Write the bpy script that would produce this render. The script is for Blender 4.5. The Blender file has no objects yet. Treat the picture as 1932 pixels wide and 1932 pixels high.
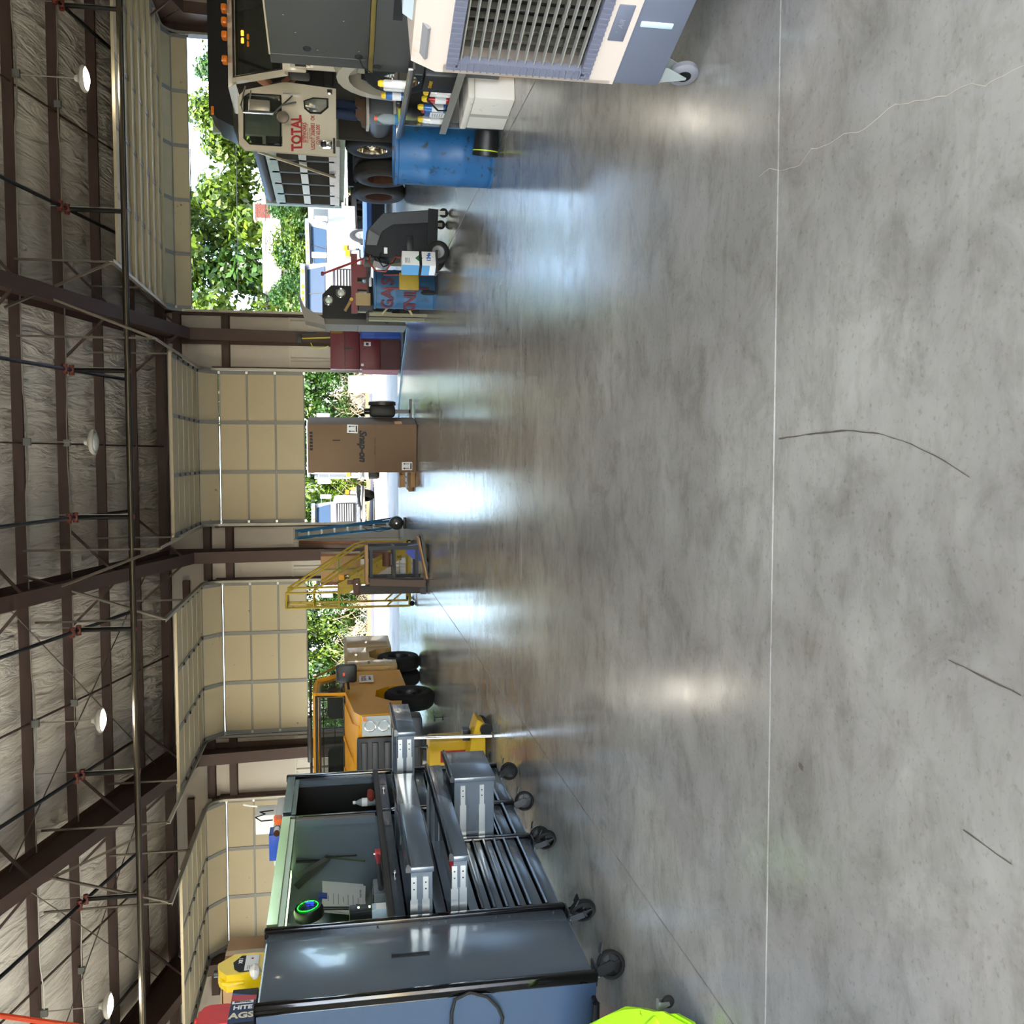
import bpy, bmesh, math, random
from mathutils import Matrix, Vector, noise
random.seed(7)
sc = bpy.context.scene
COL = sc.collection
R = math.radians
PI = math.pi

# ------------------------------------------------------------------ camera
# phone held on its side: the world's "up" points to the left edge of the frame
FPX, VPU, VPV, ROLL, CAMZ = 1800.0, 104.0, -329.0, -0.0112, 1.5
_d = Vector((VPU, -VPV, FPX)).normalized()
_u = Vector((math.sin(ROLL), math.cos(ROLL), 0)); _u.z = -(_d.x*_u.x + _d.y*_u.y)/_d.z; _u.normalize()
_x = -_d.cross(_u)
AX_R = Vector((_x.x, _d.x, _u.x)); AX_U = Vector((_x.y, _d.y, _u.y)); AX_F = Vector((_x.z, _d.z, _u.z))
cam_data = bpy.data.cameras.new('camera'); cam = bpy.data.objects.new('camera', cam_data); COL.objects.link(cam)
cam_data.sensor_width = 36.0; cam_data.sensor_fit = 'HORIZONTAL'; cam_data.lens = 36.0*FPX/1932.0
cam_data.clip_end = 500; cam_data.clip_start = 0.05
cm = Matrix.Identity(4)
for i in range(3):
    cm[i][0] = -AX_U[i]; cm[i][1] = AX_R[i]; cm[i][2] = -AX_F[i]
cm[2][3] = CAMZ
cam.matrix_world = cm
sc.camera = cam

# ------------------------------------------------------------------ world, sun, exposure
SUN_EL, SUN_AZ = R(46), R(195)
world = bpy.data.worlds.new('world'); sc.world = world; world.use_nodes = True
wn = world.node_tree.nodes; wl = world.node_tree.links
bg = wn['Background']
sky = wn.new('ShaderNodeTexSky'); sky.sky_type = 'NISHITA'; sky.sun_disc = False
sky.sun_elevation = SUN_EL; sky.sun_rotation = SUN_AZ; sky.altitude = 200; sky.air_density = 1.0; sky.dust_density = 2.0; sky.ozone_density = 1.0
wl.new(sky.outputs[0], bg.inputs[0]); bg.inputs[1].default_value = 0.9
sun_d = bpy.data.lights.new('sun', 'SUN'); sun_d.energy = 9.5; sun_d.angle = R(0.55); sun_d.color = (1.0, 0.95, 0.86)
sun = bpy.data.objects.new('sun', sun_d); COL.objects.link(sun)
# light travels toward +Y (from behind the building, a little from the left)
sun.rotation_euler = Vector((0.25*math.cos(SUN_EL), math.cos(SUN_EL), -math.sin(SUN_EL))).to_track_quat('-Z', 'Y').to_euler()
def portal(name, loc, sx, sz, facing):
    l = bpy.data.lights.new(name, 'AREA'); l.shape = 'RECTANGLE'; l.size = sx; l.size_y = sz; l.cycles.is_portal = True
    o = bpy.data.objects.new(name, l); COL.objects.link(o); o.location = loc
    o.rotation_euler = Vector((0, facing, 0)).to_track_quat('-Z', 'Z').to_euler()
    return o
sc.view_settings.view_transform = 'Standard'; sc.view_settings.look = 'None'
sc.view_settings.gamma = 1.0; sc.view_settings.use_curve_mapping = False
sc.view_settings.exposure = 0.98
sc.cycles.use_denoising = True
sc.cycles.use_adaptive_sampling = True; sc.cycles.adaptive_threshold = 0.1; sc.cycles.adaptive_min_samples = 12
sc.cycles.max_bounces = 6; sc.cycles.diffuse_bounces = 4; sc.cycles.glossy_bounces = 3; sc.cycles.transmission_bounces = 4
sc.cycles.transparent_max_bounces = 6; sc.cycles.sample_clamp_indirect = 8.0; sc.cycles.caustics_reflective = False; sc.cycles.caustics_refractive = False

# ------------------------------------------------------------------ materials
def lin(c):
    if isinstance(c, str):
        c = c.lstrip('#'); c = [int(c[i:i+2], 16)/255 for i in (0, 2, 4)]
        c = [x/12.92 if x <= 0.04045 else ((x+0.055)/1.055)**2.4 for x in c]
    return (c[0], c[1], c[2], 1.0)
MATS = {}
def mat(name, col=None, rough=0.5, metal=0.0, spec=0.5, var=0.0, vscale=6.0, bump=0.0, bscale=30.0, coat=0.0, emit=None, estr=1.0, alpha=None, trans=0.0, dirt=None, dscale=3.0, dth=(0.55, 0.7), stretch=None, rvar=0.0, ior=None):
    """procedural principled material: base colour + noise variation + patchy dirt + bump"""
    if name in MATS: return MATS[name]
    m = bpy.data.materials.new(name); m.use_nodes = True; MATS[name] = m
    nt = m.node_tree; n = nt.nodes; L = nt.links; b = n['Principled BSDF']
    b.inputs['Base Color'].default_value = lin(col); b.inputs['Roughness'].default_value = rough
    b.inputs['Metallic'].default_value = metal; b.inputs['Specular IOR Level'].default_value = spec
    if coat: b.inputs['Coat Weight'].default_value = coat; b.inputs['Coat Roughness'].default_value = 0.06
    if trans: b.inputs['Transmission Weight'].default_value = trans
    if ior: b.inputs['IOR'].default_value = ior
    if emit is not None:
        b.inputs['Emission Color'].default_value = lin(emit); b.inputs['Emission Strength'].default_value = estr
    if alpha is not None: b.inputs['Alpha'].default_value = alpha
    if var or dirt or bump or rvar:
        tc = n.new('ShaderNodeTexCoord'); src = tc.outputs['Object']
        if stretch:
            mp = n.new('ShaderNodeMapping'); mp.inputs['Scale'].default_value = stretch; L.new(src, mp.inputs[0]); src = mp.outputs[0]
        def nz(scale, det=4.0):
            t = n.new('ShaderNodeTexNoise'); t.inputs['Scale'].default_value = scale; t.inputs['Detail'].default_value = det; L.new(src, t.inputs['Vector']); return t
        cur = None
        if var:
            t = nz(vscale); mx = n.new('ShaderNodeMix'); mx.data_type = 'RGBA'
            c = lin(col)
            mx.inputs[6].default_value = tuple(max(0, x*(1-var)) for x in c[:3])+(1,); mx.inputs[7].default_value = tuple(min(1, x*(1+var)) for x in c[:3])+(1,)
            L.new(t.outputs[0], mx.inputs[0]); cur = mx.outputs[2]
        if dirt:
            t = nz(dscale, 6.0); mr = n.new('ShaderNodeMapRange'); mr.inputs[1].default_value = dth[0]; mr.inputs[2].default_value = dth[1]; L.new(t.outputs[0], mr.inputs[0])
            mx = n.new('ShaderNodeMix'); mx.data_type = 'RGBA'; L.new(mr.outputs[0], mx.inputs[0])
            if cur: L.new(cur, mx.inputs[6])
            else: mx.inputs[6].default_value = lin(col)
            mx.inputs[7].default_value = lin(dirt); cur = mx.outputs[2]
        if cur: L.new(cur, b.inputs['Base Color'])
        if rvar:
            t = nz(vscale*2.3); mr = n.new('ShaderNodeMapRange'); mr.inputs[1].default_value = .3; mr.inputs[2].default_value = .7
            mr.inputs[3].default_value = max(0.02, rough-rvar); mr.inputs[4].default_value = min(1, rough+rvar); L.new(t.outputs[0], mr.inputs[0]); L.new(mr.outputs[0], b.inputs['Roughness'])
        if bump:
            t = nz(bscale); bp = n.new('ShaderNodeBump'); bp.inputs['Strength'].default_value = bump; bp.inputs['Distance'].default_value = 0.02
            L.new(t.outputs[0], bp.inputs['Height']); L.new(bp.outputs[0], b.inputs['Normal'])
    return m

# ------------------------------------------------------------------ mesh building
WOFF = {}      # objects whose parts are written in world coordinates: name -> offset
class MB:
    def __init__(s): s.bm = bmesh.new()
    def _place(s, verts, c, rot):
        if rot:
            m = Matrix.Translation(c) @ Matrix.Rotation(rot[2], 4, 'Z') @ Matrix.Rotation(rot[1], 4, 'Y') @ Matrix.Rotation(rot[0], 4, 'X')
        else: m = Matrix.Translation(c)
        bmesh.ops.transform(s.bm, matrix=m, verts=verts)
    def box(s, c, d, rot=None, bev=0.0, seg=2):
        r = bmesh.ops.create_cube(s.bm, size=1.0); v = r['verts']
        fl = s.bm.faces.layers.int.get('flat') or s.bm.faces.layers.int.new('flat')
        for f in {f for x in v for f in x.link_faces}: f[fl] = 1
        bmesh.ops.scale(s.bm, vec=d, verts=v)
        if bev:
            es = list({e for x in v for e in x.link_edges})
            rr = bmesh.ops.bevel(s.bm, geom=es, offset=min(bev, min(d)*0.49), segments=seg, affect='EDGES', profile=0.5)
            for f in rr['faces']: f[fl] = 0
            v = list({x for f in rr['faces'] for x in f.verts} | {x for x in v if x.is_valid})
        s._place(v, c, rot); return s
    def span(s, a, b, bev=0.0, seg=2):
        """axis-aligned box between two corners"""
        c = [(a[i]+b[i])/2 for i in range(3)]; d = [max(abs(a[i]-b[i]), 1e-4) for i in range(3)]
        return s.box(c, d, None, bev, seg)
    def bar(s, p0, p1, w, h=None, up=(0, 0, 1)):
        """rectangular bar from p0 to p1, w sideways, h along up"""
        h = h or w; p0 = Vector(p0); p1 = Vector(p1); d = (p1-p0); ln = d.length; d.normalize(); up = Vector(up)
        if abs(d.dot(up)) > 0.98: up = Vector((1, 0, 0))
        sd = d.cross(up).normalized(); uu = sd.cross(d)
        vs = [s.bm.verts.new(p+sd*(a*w/2)+uu*(b*h/2)) for p in (p0, p1) for a, b in ((-1, -1), (1, -1), (1, 1), (-1, 1))]
        for f in ((3, 2, 1, 0), (4, 5, 6, 7), (0, 1, 5, 4), (1, 2, 6, 5), (2, 3, 7, 6), (3, 0, 4, 7)): s.bm.faces.new([vs[i] for i in f])
        return s
    def cyl(s, p0, p1, r, r2=None, seg=16, cap=True):
        p0 = Vector(p0); p1 = Vector(p1); d = (p1-p0); r2 = r if r2 is None else r2
        q = d.to_track_quat('Z', 'Y').to_matrix()
        rings = []
        for p, rr in ((p0, r), (p1, r2)):
            rings.append([s.bm.verts.new(p + q @ Vector((rr*math.cos(2*PI*i/seg), rr*math.sin(2*PI*i/seg), 0))) for i in range(seg)])
        for i in range(seg):
            j = (i+1) % seg; s.bm.faces.new((rings[0][i], rings[0][j], rings[1][j], rings[1][i]))
        if cap:
            s.bm.faces.new(rings[0][::-1]); s.bm.faces.new(rings[1])
        return s
    def tube(s, pts, r, seg=8, closed=False):
        pts = [Vector(p) for p in pts]; n = len(pts); rings = []; prev = None
        for i, p in enumerate(pts):
            if closed: t = (pts[(i+1) % n]-pts[i-1])
            else: t = pts[min(i+1, n-1)]-pts[max(i-1, 0)]
            t.normalize()
            if prev is None:
                a = Vector((0, 0, 1)) if abs(t.z) < 0.9 else Vector((1, 0, 0)); nx = t.cross(a).normalized()
            else: nx = (prev - t*prev.dot(t)).normalized()
            prev = nx; ny = t.cross(nx); rr = r[i] if isinstance(r, (list, tuple)) else r
            rings.append([s.bm.verts.new(p+nx*(rr*math.cos(2*PI*k/seg))+ny*(rr*math.sin(2*PI*k/seg))) for k in range(seg)])
        m = n if closed else n-1
        for i in range(m):
            a, b = rings[i], rings[(i+1) % n]
            for k in range(seg):
                l = (k+1) % seg; s.bm.faces.new((a[k], a[l], b[l], b[k]))
        if not closed: s.bm.faces.new(rings[0][::-1]); s.bm.faces.new(rings[-1])
        return s
    def prism(s, pts, axis, a0, a1):
        """polygon extruded along an axis; pts are the two other coordinates in x,y,z order"""
        def P(p, a): return {'x': (a, p[0], p[1]), 'y': (p[0], a, p[1]), 'z': (p[0], p[1], a)}[axis]
        A = [s.bm.verts.new(P(p, a0)) for p in pts]; B = [s.bm.verts.new(P(p, a1)) for p in pts]
        n = len(pts)
        for i in range(n):
            j = (i+1) % n; s.bm.faces.new((A[i], A[j], B[j], B[i]))
        s.bm.faces.new(A[::-1]); s.bm.faces.new(B); return s
    def lathe(s, prof, c=(0, 0, 0), axis=(0, 0, 1), seg=24):
        """profile of (radius, height) revolved about axis through c"""
        q = Vector(axis).to_track_quat('Z', 'Y').to_matrix(); c = Vector(c); rings = []
        for r, h in prof:
            if r < 1e-5: rings.append([s.bm.verts.new(c+q @ Vector((0, 0, h)))])
            else: rings.append([s.bm.verts.new(c+q @ Vector((r*math.cos(2*PI*i/seg), r*math.sin(2*PI*i/seg), h))) for i in range(seg)])
        for a, b in zip(rings, rings[1:]):
            for i in range(seg):
                j = (i+1) % seg
                if len(a) == 1 and len(b) == 1: continue
                if len(a) == 1: s.bm.faces.new((a[0], b[j], b[i]))
                elif len(b) == 1: s.bm.faces.new((a[i], a[j], b[0]))
                else: s.bm.faces.new((a[i], a[j], b[j], b[i]))
        return s
    def poly(s, pts):
        s.bm.faces.new([s.bm.verts.new(p) for p in pts]); return s
    def grid(s, f, nu, nv):
        vs = [[s.bm.verts.new(f(i/nu, j/nv)) for j in range(nv+1)] for i in range(nu+1)]
        for i in range(nu):
            for j in range(nv): s.bm.faces.new((vs[i][j], vs[i+1][j], vs[i+1][j+1], vs[i][j+1]))
        return s
    def mesh(s, name, m, smooth=True, off=None, ang=40):
        if off is not None: bmesh.ops.translate(s.bm, vec=-Vector(off), verts=s.bm.verts)
        bmesh.ops.recalc_face_normals(s.bm, faces=s.bm.faces)
        if smooth:
            fl = s.bm.faces.layers.int.get('flat')
            for f in s.bm.faces: f.smooth = not (fl and f[fl])
        me = bpy.data.meshes.new(name); s.bm.to_mesh(me); s.bm.free()
        if m: me.materials.append(m)
        if smooth: me.set_sharp_from_angle(angle=R(ang))
        at = me.attributes.get('flat')
        if at: me.attributes.remove(at)
        return me
    def build(s, name, m, parent=None, smooth=True, kind=None, ang=40):
        off = WOFF.get(parent.name) if parent else None
        o = bpy.data.objects.new(name, s.mesh(name, m, smooth, off, ang)); COL.objects.link(o)
        if parent:
            o.parent = parent
            if off is not None: WOFF[o.name] = off
        if kind: o['kind'] = kind
        return o
def tag(o, label, cat, group=None, kind=None):
    o['label'] = label; o['category'] = cat
    if group: o['group'] = group
    if kind: o['kind'] = kind
    return o
def thing(name, label, cat, loc=(0, 0, 0), rotz=0.0, group=None, world=False):
    o = bpy.data.objects.new(name, None); COL.objects.link(o); o.empty_display_size = 0.1
    o.location = loc; o.rotation_euler = (0, 0, rotz)
    if world: WOFF[o.name] = Vector(loc)
    return tag(o, label, cat, group)
def struct(o, label=None, cat=None):
    o['kind'] = 'structure'
    if label: o['label'] = label
    if cat: o['category'] = cat
    return o
def copy_tree(o, parent=None):
    c = o.copy(); COL.objects.link(c); c.parent = parent
    for ch in list(o.children): copy_tree(ch, c)
    return c
def inst(src, name, parent, loc=(0, 0, 0), rot=(0, 0, 0), scale=(1, 1, 1)):
    """a part that shares mesh data"""
    o = bpy.data.objects.new(name, src); COL.objects.link(o); o.parent = parent; o.location = loc; o.rotation_euler = rot; o.scale = scale
    return o
def lettering(txt, size, origin, right, up, m, parent, name='lettering', align='CENTER', extrude=0.0006, shear=0.0, bold=0.0, spacing=1.0, sx=1.0):
    """flat printed letters built from the built-in font, laid in the plane (right, up) at origin (world or parent coordinates)"""
    cu = bpy.data.curves.new(name, 'FONT'); cu.body = txt; cu.size = size; cu.align_x = align; cu.align_y = 'CENTER'
    cu.extrude = extrude; cu.shear = shear; cu.offset = bold; cu.space_character = spacing; cu.resolution_u = 3
    tmp = bpy.data.objects.new('tmp', cu); me = bpy.data.meshes.new_from_object(tmp); bpy.data.objects.remove(tmp); bpy.data.curves.remove(cu)
    r = Vector(right).normalized(); u = Vector(up).normalized(); nn = r.cross(u)
    off = WOFF.get(parent.name); org = Vector(origin)-(Vector(off) if off is not None else Vector((0, 0, 0)))
    mx = Matrix(((r.x*sx, u.x, nn.x, org.x), (r.y*sx, u.y, nn.y, org.y), (r.z*sx, u.z, nn.z, org.z), (0, 0, 0, 1)))
    me.transform(mx); me.name = name
    me.materials.clear(); me.materials.append(m)
    o = bpy.data.objects.new(name, me); COL.objects.link(o); o.parent = parent
    if off is not None: WOFF[o.name] = off
    return o

# ---- palette
STEEL = mat('red_oxide_steel', '#4a372e', 0.6, var=.12, vscale=3)
GALV = mat('galvanized', '#b9bcb8', 0.35, 0.9, var=.1, vscale=9)
CHROME = mat('chrome', '#e6e6e6', 0.08, 1.0)
BRUSHED = mat('brushed_steel', '#c9ccce', 0.25, 1.0)
BLACKP = mat('black_plastic', '#17181a', 0.45)
BLACKM = mat('black_metal', '#1c1d20', 0.35, 0.3)
RUBBER = mat('rubber', '#111111', 0.8, var=.15, vscale=20)
RUBBERD = mat('dusty_rubber', '#3a3631', 0.85, var=.2, vscale=8)
WHITE = mat('white_paint', '#eceae4', 0.4)
GLASSD = mat('dark_glass', '#0d1213', 0.05, 0.0, 0.8)
PAPER = mat('paper', '#eef0f0', 0.7)
INK = mat('black_ink', '#15161a', 0.6)
REDINK = mat('red_ink', '#a3262c', 0.5)
AMBER = mat('amber_lens', '#d8771e', 0.25)
AMBERLIT = mat('amber_lens_lit', '#ff9a2a', 0.25, emit='#ff9420', estr=3.0)
WOOD = mat('plain_wood', '#b08a5e', 0.65, var=.25, vscale=4, stretch=(1, 8, 8))
WOODD = mat('brown_wood', '#7b4f38', 0.7, var=.25, vscale=4, stretch=(1, 8, 8))
CARD = mat('cardboard', '#a98460', 0.8, var=.06, vscale=5)
# ------------------------------------------------------------------ concrete floor
def concrete():
    m = bpy.data.materials.new('sealed_concrete'); m.use_nodes = True; nt = m.node_tree; n = nt.nodes; L = nt.links; b = n['Principled BSDF']
    tc = n.new('ShaderNodeTexCoord')
    def mp(sc_):
        q = n.new('ShaderNodeMapping'); q.inputs['Scale'].default_value = sc_; L.new(tc.outputs['Object'], q.inputs[0]); return q.outputs[0]
    def nz(scale, det, rough, vec=None, dist=0.0):
        t = n.new('ShaderNodeTexNoise'); t.inputs['Scale'].default_value = scale; t.inputs['Detail'].default_value = det; t.inputs['Roughness'].default_value = rough; t.inputs['Distortion'].default_value = dist
        L.new(vec or tc.outputs['Object'], t.inputs['Vector']); return t.outputs[0]
    def ramp(src, stops):
        r = n.new('ShaderNodeValToRGB'); e = r.color_ramp.elements
        e[0].position = stops[0][0]; e[0].color = stops[0][1]; e[1].position = stops[-1][0]; e[1].color = stops[-1][1]
        for p, c in stops[1:-1]:
            x = e.new(p); x.color = c
        L.new(src, r.inputs[0]); return r.outputs[0]
    def mix(a, b_, f, mode='MIX'):
        x = n.new('ShaderNodeMix'); x.data_type = 'RGBA'; x.blend_type = mode
        if isinstance(f, float): x.inputs[0].default_value = f
        else: L.new(f, x.inputs[0])
        for s_, v in ((6, a), (7, b_)):
            if isinstance(v, tuple): x.inputs[s_].default_value = v
            else: L.new(v, x.inputs[s_])
        return x.outputs[2]
    big = ramp(nz(0.55, 5, .6), [(.32, lin('#7d7c77')), (.5, lin('#8e8d88')), (.68, lin('#a5a59f'))])
    mid = ramp(nz(3.2, 8, .72, dist=.6), [(.3, (.62, .61, .57, 1)), (.5, (.95, .95, .94, 1)), (.72, (1.1, 1.1, 1.1, 1))])
    c = mix(big, mid, 0.8, 'MULTIPLY')
    stain = ramp(nz(1.1, 6, .65, dist=1.0), [(.54, (1, 1, 1, 1)), (.75, (.80, .76, .66, 1))])
    c = mix(c, stain, 0.55, 'MULTIPLY')
    speck = ramp(nz(46, 3, .6), [(.28, (.62, .60, .57, 1)), (.42, (1, 1, 1, 1))])
    c = mix(c, speck, 0.6, 'MULTIPLY')
    streak = ramp(nz(9, 4, .7, mp((.5, 1.0, 1))), [(.36, (.74, .73, .70, 1)), (.5, (1, 1, 1, 1))])
    c = mix(c, streak, 0.5, 'MULTIPLY')
    L.new(c, b.inputs['Base Color'])
    rr = n.new('ShaderNodeMath'); rr.operation = 'MULTIPLY_ADD'; L.new(nz(4.0, 4, .6, mp((.8, 1.1, 1)), .2), rr.inputs[0])
    rr.inputs[1].default_value = .16; rr.inputs[2].default_value = .10
    L.new(rr.outputs[0], b.inputs['Roughness'])
    b.inputs['Specular IOR Level'].default_value = 0.8
    bp = n.new('ShaderNodeBump'); bp.inputs['Strength'].default_value = .07; bp.inputs['Distance'].default_value = .004
    L.new(nz(24, 6, .7, mp((.8, 1.1, 1))), bp.inputs['Height']); L.new(bp.outputs[0], b.inputs['Normal'])
    return m
CONC = concrete()
floor = MB().span((-16, -6, -.25), (14, 24.25, -.006)).build('floor', mat('joint_filler', '#a59b8e', .8)); struct(floor, 'grey sealed concrete floor of the workshop', 'floor')
fx = [-16, -12.32, -7.27, -2.22, 2.83, 7.88, 14]; fy = [-6, -1.56, 3.12, 7.80, 12.48, 17.16, 24.25]
for i in range(len(fx)-1):
    for j in range(len(fy)-1):
        g = .0022
        MB().span((fx[i]+g, fy[j]+g, -.2), (fx[i+1]-g, fy[j+1]-g, 0), bev=.004, seg=1).build('slab', CONC, floor, smooth=False)
def ribbon(name, pts, w, m, parent, z=.0012, jit=0.0):
    mb = MB(); P = [Vector((p[0], p[1], z)) for p in pts]; Q = []
    for a, b in zip(P, P[1:]):
        k = max(2, int((b-a).length/.03))
        for i in range(k): Q.append(a.lerp(b, i/k)+Vector((random.uniform(-jit, jit), random.uniform(-jit, jit), 0)))
    Q.append(P[-1])
    prev = None
    for i, q in enumerate(Q):
        t = (Q[min(i+1, len(Q)-1)]-Q[max(i-1, 0)]).normalized(); s_ = Vector((-t.y, t.x, 0)); ww = w*random.uniform(.4, 1.1)
        cur = (mb.bm.verts.new(q-s_*ww/2), mb.bm.verts.new(q+s_*ww/2))
        if prev: mb.bm.faces.new((prev[0], cur[0], cur[1], prev[1]))
        prev = cur
    return mb.build(name, m, parent, smooth=False)
CRACK = mat('crack_edge', '#b3a898', .9); SCUFF = mat('tyre_scuff', '#4d463c', .8)
ribbon('crack', [(.864, 1.7), (.864, 1.922), (.863, 2.013), (.867, 2.051), (.891, 2.096), (.898, 2.196), (.914, 2.269), (.953, 2.42), (.946, 2.527), (.939, 2.604), (.962, 2.686), (.959, 2.772), (.98, 2.883), (.953, 2.961), (.979, 3.108), (1.01, 3.188), (1.003, 3.27)], .0022, CRACK, floor, jit=.0035)
ribbon('scuff_mark', [(-.508, 2.128), (-.517, 2.038), (-.523, 1.976), (-.534, 1.869)], .005, SCUFF, floor, jit=.001)
ribbon('scuff_mark', [(-.913, 2.054), (-.917, 2.011), (-.925, 1.932), (-.927, 1.884)], .006, SCUFF, floor, jit=.001)
ribbon('scuff_mark', [(.061, 3.083), (.071, 2.894), (.078, 2.631), (.064, 2.461)], .006, SCUFF, floor, jit=.001)
ribbon('scuff_mark', [(.064, 2.461), (.033, 2.308), (-.009, 2.171), (-.05, 2.067)], .003, SCUFF, floor, jit=.001)
ribbon('scuff_mark', [(-1.02, 2.9), (-1.03, 2.87)], .02, SCUFF, floor, jit=.003)

# ------------------------------------------------------------------ roof: insulation, purlins, rafters
def zp(y): return 5.535+.25*(24-y) if y >= 9 else 9.285-.25*(9-y)     # underside of the purlins
X0, X1 = -16.0, 14.0
PSP = 1.43
INSUL = bpy.data.materials.new('vinyl_insulation'); INSUL.use_nodes = True
_n = INSUL.node_tree.nodes; _l = INSUL.node_tree.links; _b = _n['Principled BSDF']
_b.inputs['Base Color'].default_value = lin('#f4ede0'); _b.inputs['Roughness'].default_value = .36; _b.inputs['Specular IOR Level'].default_value = .9; _b.inputs['Coat Weight'].default_value = .5; _b.inputs['Coat Roughness'].default_value = .25
_tc = _n.new('ShaderNodeTexCoord'); _mp = _n.new('ShaderNodeMapping'); _mp.inputs['Scale'].default_value = (2.6, .55, .55); _mp.inputs['Rotation'].default_value = (0, 0, R(24))
_l.new(_tc.outputs['Object'], _mp.inputs[0])
_t = _n.new('ShaderNodeTexNoise'); _t.inputs['Scale'].default_value = 1.5; _t.inputs['Detail'].default_value = 5; _t.inputs['Roughness'].default_value = .55; _t.inputs['Distortion'].default_value = .7; _l.new(_mp.outputs[0], _t.inputs['Vector'])
_bp = _n.new('ShaderNodeBump'); _bp.inputs['Strength'].default_value = 1.0; _bp.inputs['Distance'].default_value = .14; _l.new(_t.outputs[0], _bp.inputs['Height']); _l.new(_bp.outputs[0], _b.inputs['Normal'])
def roof_pt(u, v):
    x = X0+(X1-X0)*u; y = 9.0+15.3*v
    f = ((24-y) % PSP)/PSP
    sag = .07*math.sin(PI*f)
    return (x, y, zp(y)+.21-sag+.02*noise.noise((x*1.3, y*2, 0)))
ceiling = MB().grid(roof_pt, 60, 86).build('ceiling', INSUL); struct(ceiling, 'white vinyl faced roof insulation sagging between brown purlins', 'ceiling')
MB().poly([(X0, 9, 9.495), (X1, 9, 9.495), (X1, -6.3, 5.72), (X0, -6.3, 5.72)]).build('rear_slope', INSUL, ceiling)
MB().poly([(X0-.3, 9, 9.9), (X1+.3, 9, 9.9), (X1+.3, -6.9, 5.9), (X0-.3, -6.9, 5.9)]).poly([(X0-.3, 9, 9.9), (X1+.3, 9, 9.9), (X1+.3, 24.9, 5.9), (X0-.3, 24.9, 5.9)]).build('roof_sheet', mat('roof_sheet', '#b9b9b4', .5, .6), ceiling)
pm = MB().box((0, 0, .1), (X1-X0, .012, .2)).box((0, -.035, .006), (X1-X0, .075, .012)).box((0, .035, .196), (X1-X0, .075, .012)).mesh('purlin', STEEL, smooth=False)
for k in range(0, 11):
    y = 24-PSP*k
    inst(pm, 'purlin', ceiling, ((X0+X1)/2, y-.02, zp(y)))
for k in range(1, 10):
    y = 9-1.5*k; inst(pm, 'purlin', ceiling, ((X0+X1)/2, y, zp(y)-.0))
RX = [-12.3, -7.17, -2.36, 2.84, 10.15]
def ibeam(mb, bot, top, x, fw=.26):
    """tapered built-up frame member in the YZ plane: web plus flanges along both polylines"""
    mb.prism(bot+top[::-1], 'x', x-.008, x+.008)
    for pl in (bot, top):
        for a, b in zip(pl, pl[1:]): mb.bar((x, a[0], a[1]), (x, b[0], b[1]), fw, .016, up=(0, -(b[1]-a[1]), (b[0]-a[0])))
rear_b = [(9, 8.45), (-4.9, 4.95), (-5.6, 0)]
for x in RX:
    mb = MB()
    ibeam(mb, [(23.12, 4.82), (16, 6.88), (9, 8.62)], [(23.95, 5.52), (16, zp(16)-.01), (9, 9.27)], x)
    mb.build('rafter', STEEL, ceiling, smooth=False)
    mb = MB(); ibeam(mb, [(9, 8.62), (2, 6.9), (-5.1, 4.85)], [(9, 9.27), (2, zp(2)-.01), (-5.95, 5.52)], x); mb.build('rafter', STEEL, ceiling, smooth=False)
    for k in range(1, 8, 1):
        y = 24-PSP*k
        if k % 2 == 0: continue
        zb = 6.88+.2893*(16-y) if y >= 16 else 6.88+.2486*(16-y)
        for sx_ in (-1, 1):
            MB().bar((x+sx_*.1, y, zb+.02), (x+sx_*(.95), y, zp(y)+.04), .045).build('flange_brace', STEEL, ceiling, smooth=False)
RODM = mat('brace_rod', '#6d655a', .5, .5)
for xa, xb in ((-2.36, -7.17), (-7.17, -12.3)):
    for ya, yb in ((17.3, 22.9), (22.9, 17.3)):
        MB().tube([(xa-.05, ya, zp(ya)-.08), (xb+.05, yb, zp(yb)-.08)], .011, 6).build('brace_rod', RODM, ceiling)
for x in (-9.7, -4.8, .25, 6.5):
    for k in range(1, 6):
        y = 24-PSP*k
        MB().bar((x, y+.03, zp(y)+.05), (x, y+PSP-.06, zp(y+PSP)+.05), .03).build('sag_bar', STEEL, ceiling, smooth=False)

# ------------------------------------------------------------------ rear (door) wall, side walls, wall behind the camera
WALLW = mat('wall_insulation', '#cdc6ba', .35, bump=.35, bscale=2.2, stretch=(.6, 1, 2.2))
LINER = mat('liner_panel', '#d5d0c4', .4, var=.04)
DOOR_H = 4.45
doors = {1: (3.44, 9.94, 5.25), 2: (-1.67, 2.13, DOOR_H), 3: (-6.87, -3.0, DOOR_H), 4: (-12.25, -8.4, DOOR_H)}
wall = MB()
segs = [(-16, -12.25), (-8.4, -6.87), (-3.0, -1.67), (2.13, 3.44), (9.94, 14)]
for a, b in segs: wall.span((a, 24.18, 0), (b, 24.25, 5.8))
for d, (a, b, h) in doors.items(): wall.span((a, 24.18, h), (b, 24.25, 5.8))
wall = wall.build('wall_back', WALLW, smooth=False); struct(wall, 'insulated metal wall with four wide overhead door openings', 'wall')
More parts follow.
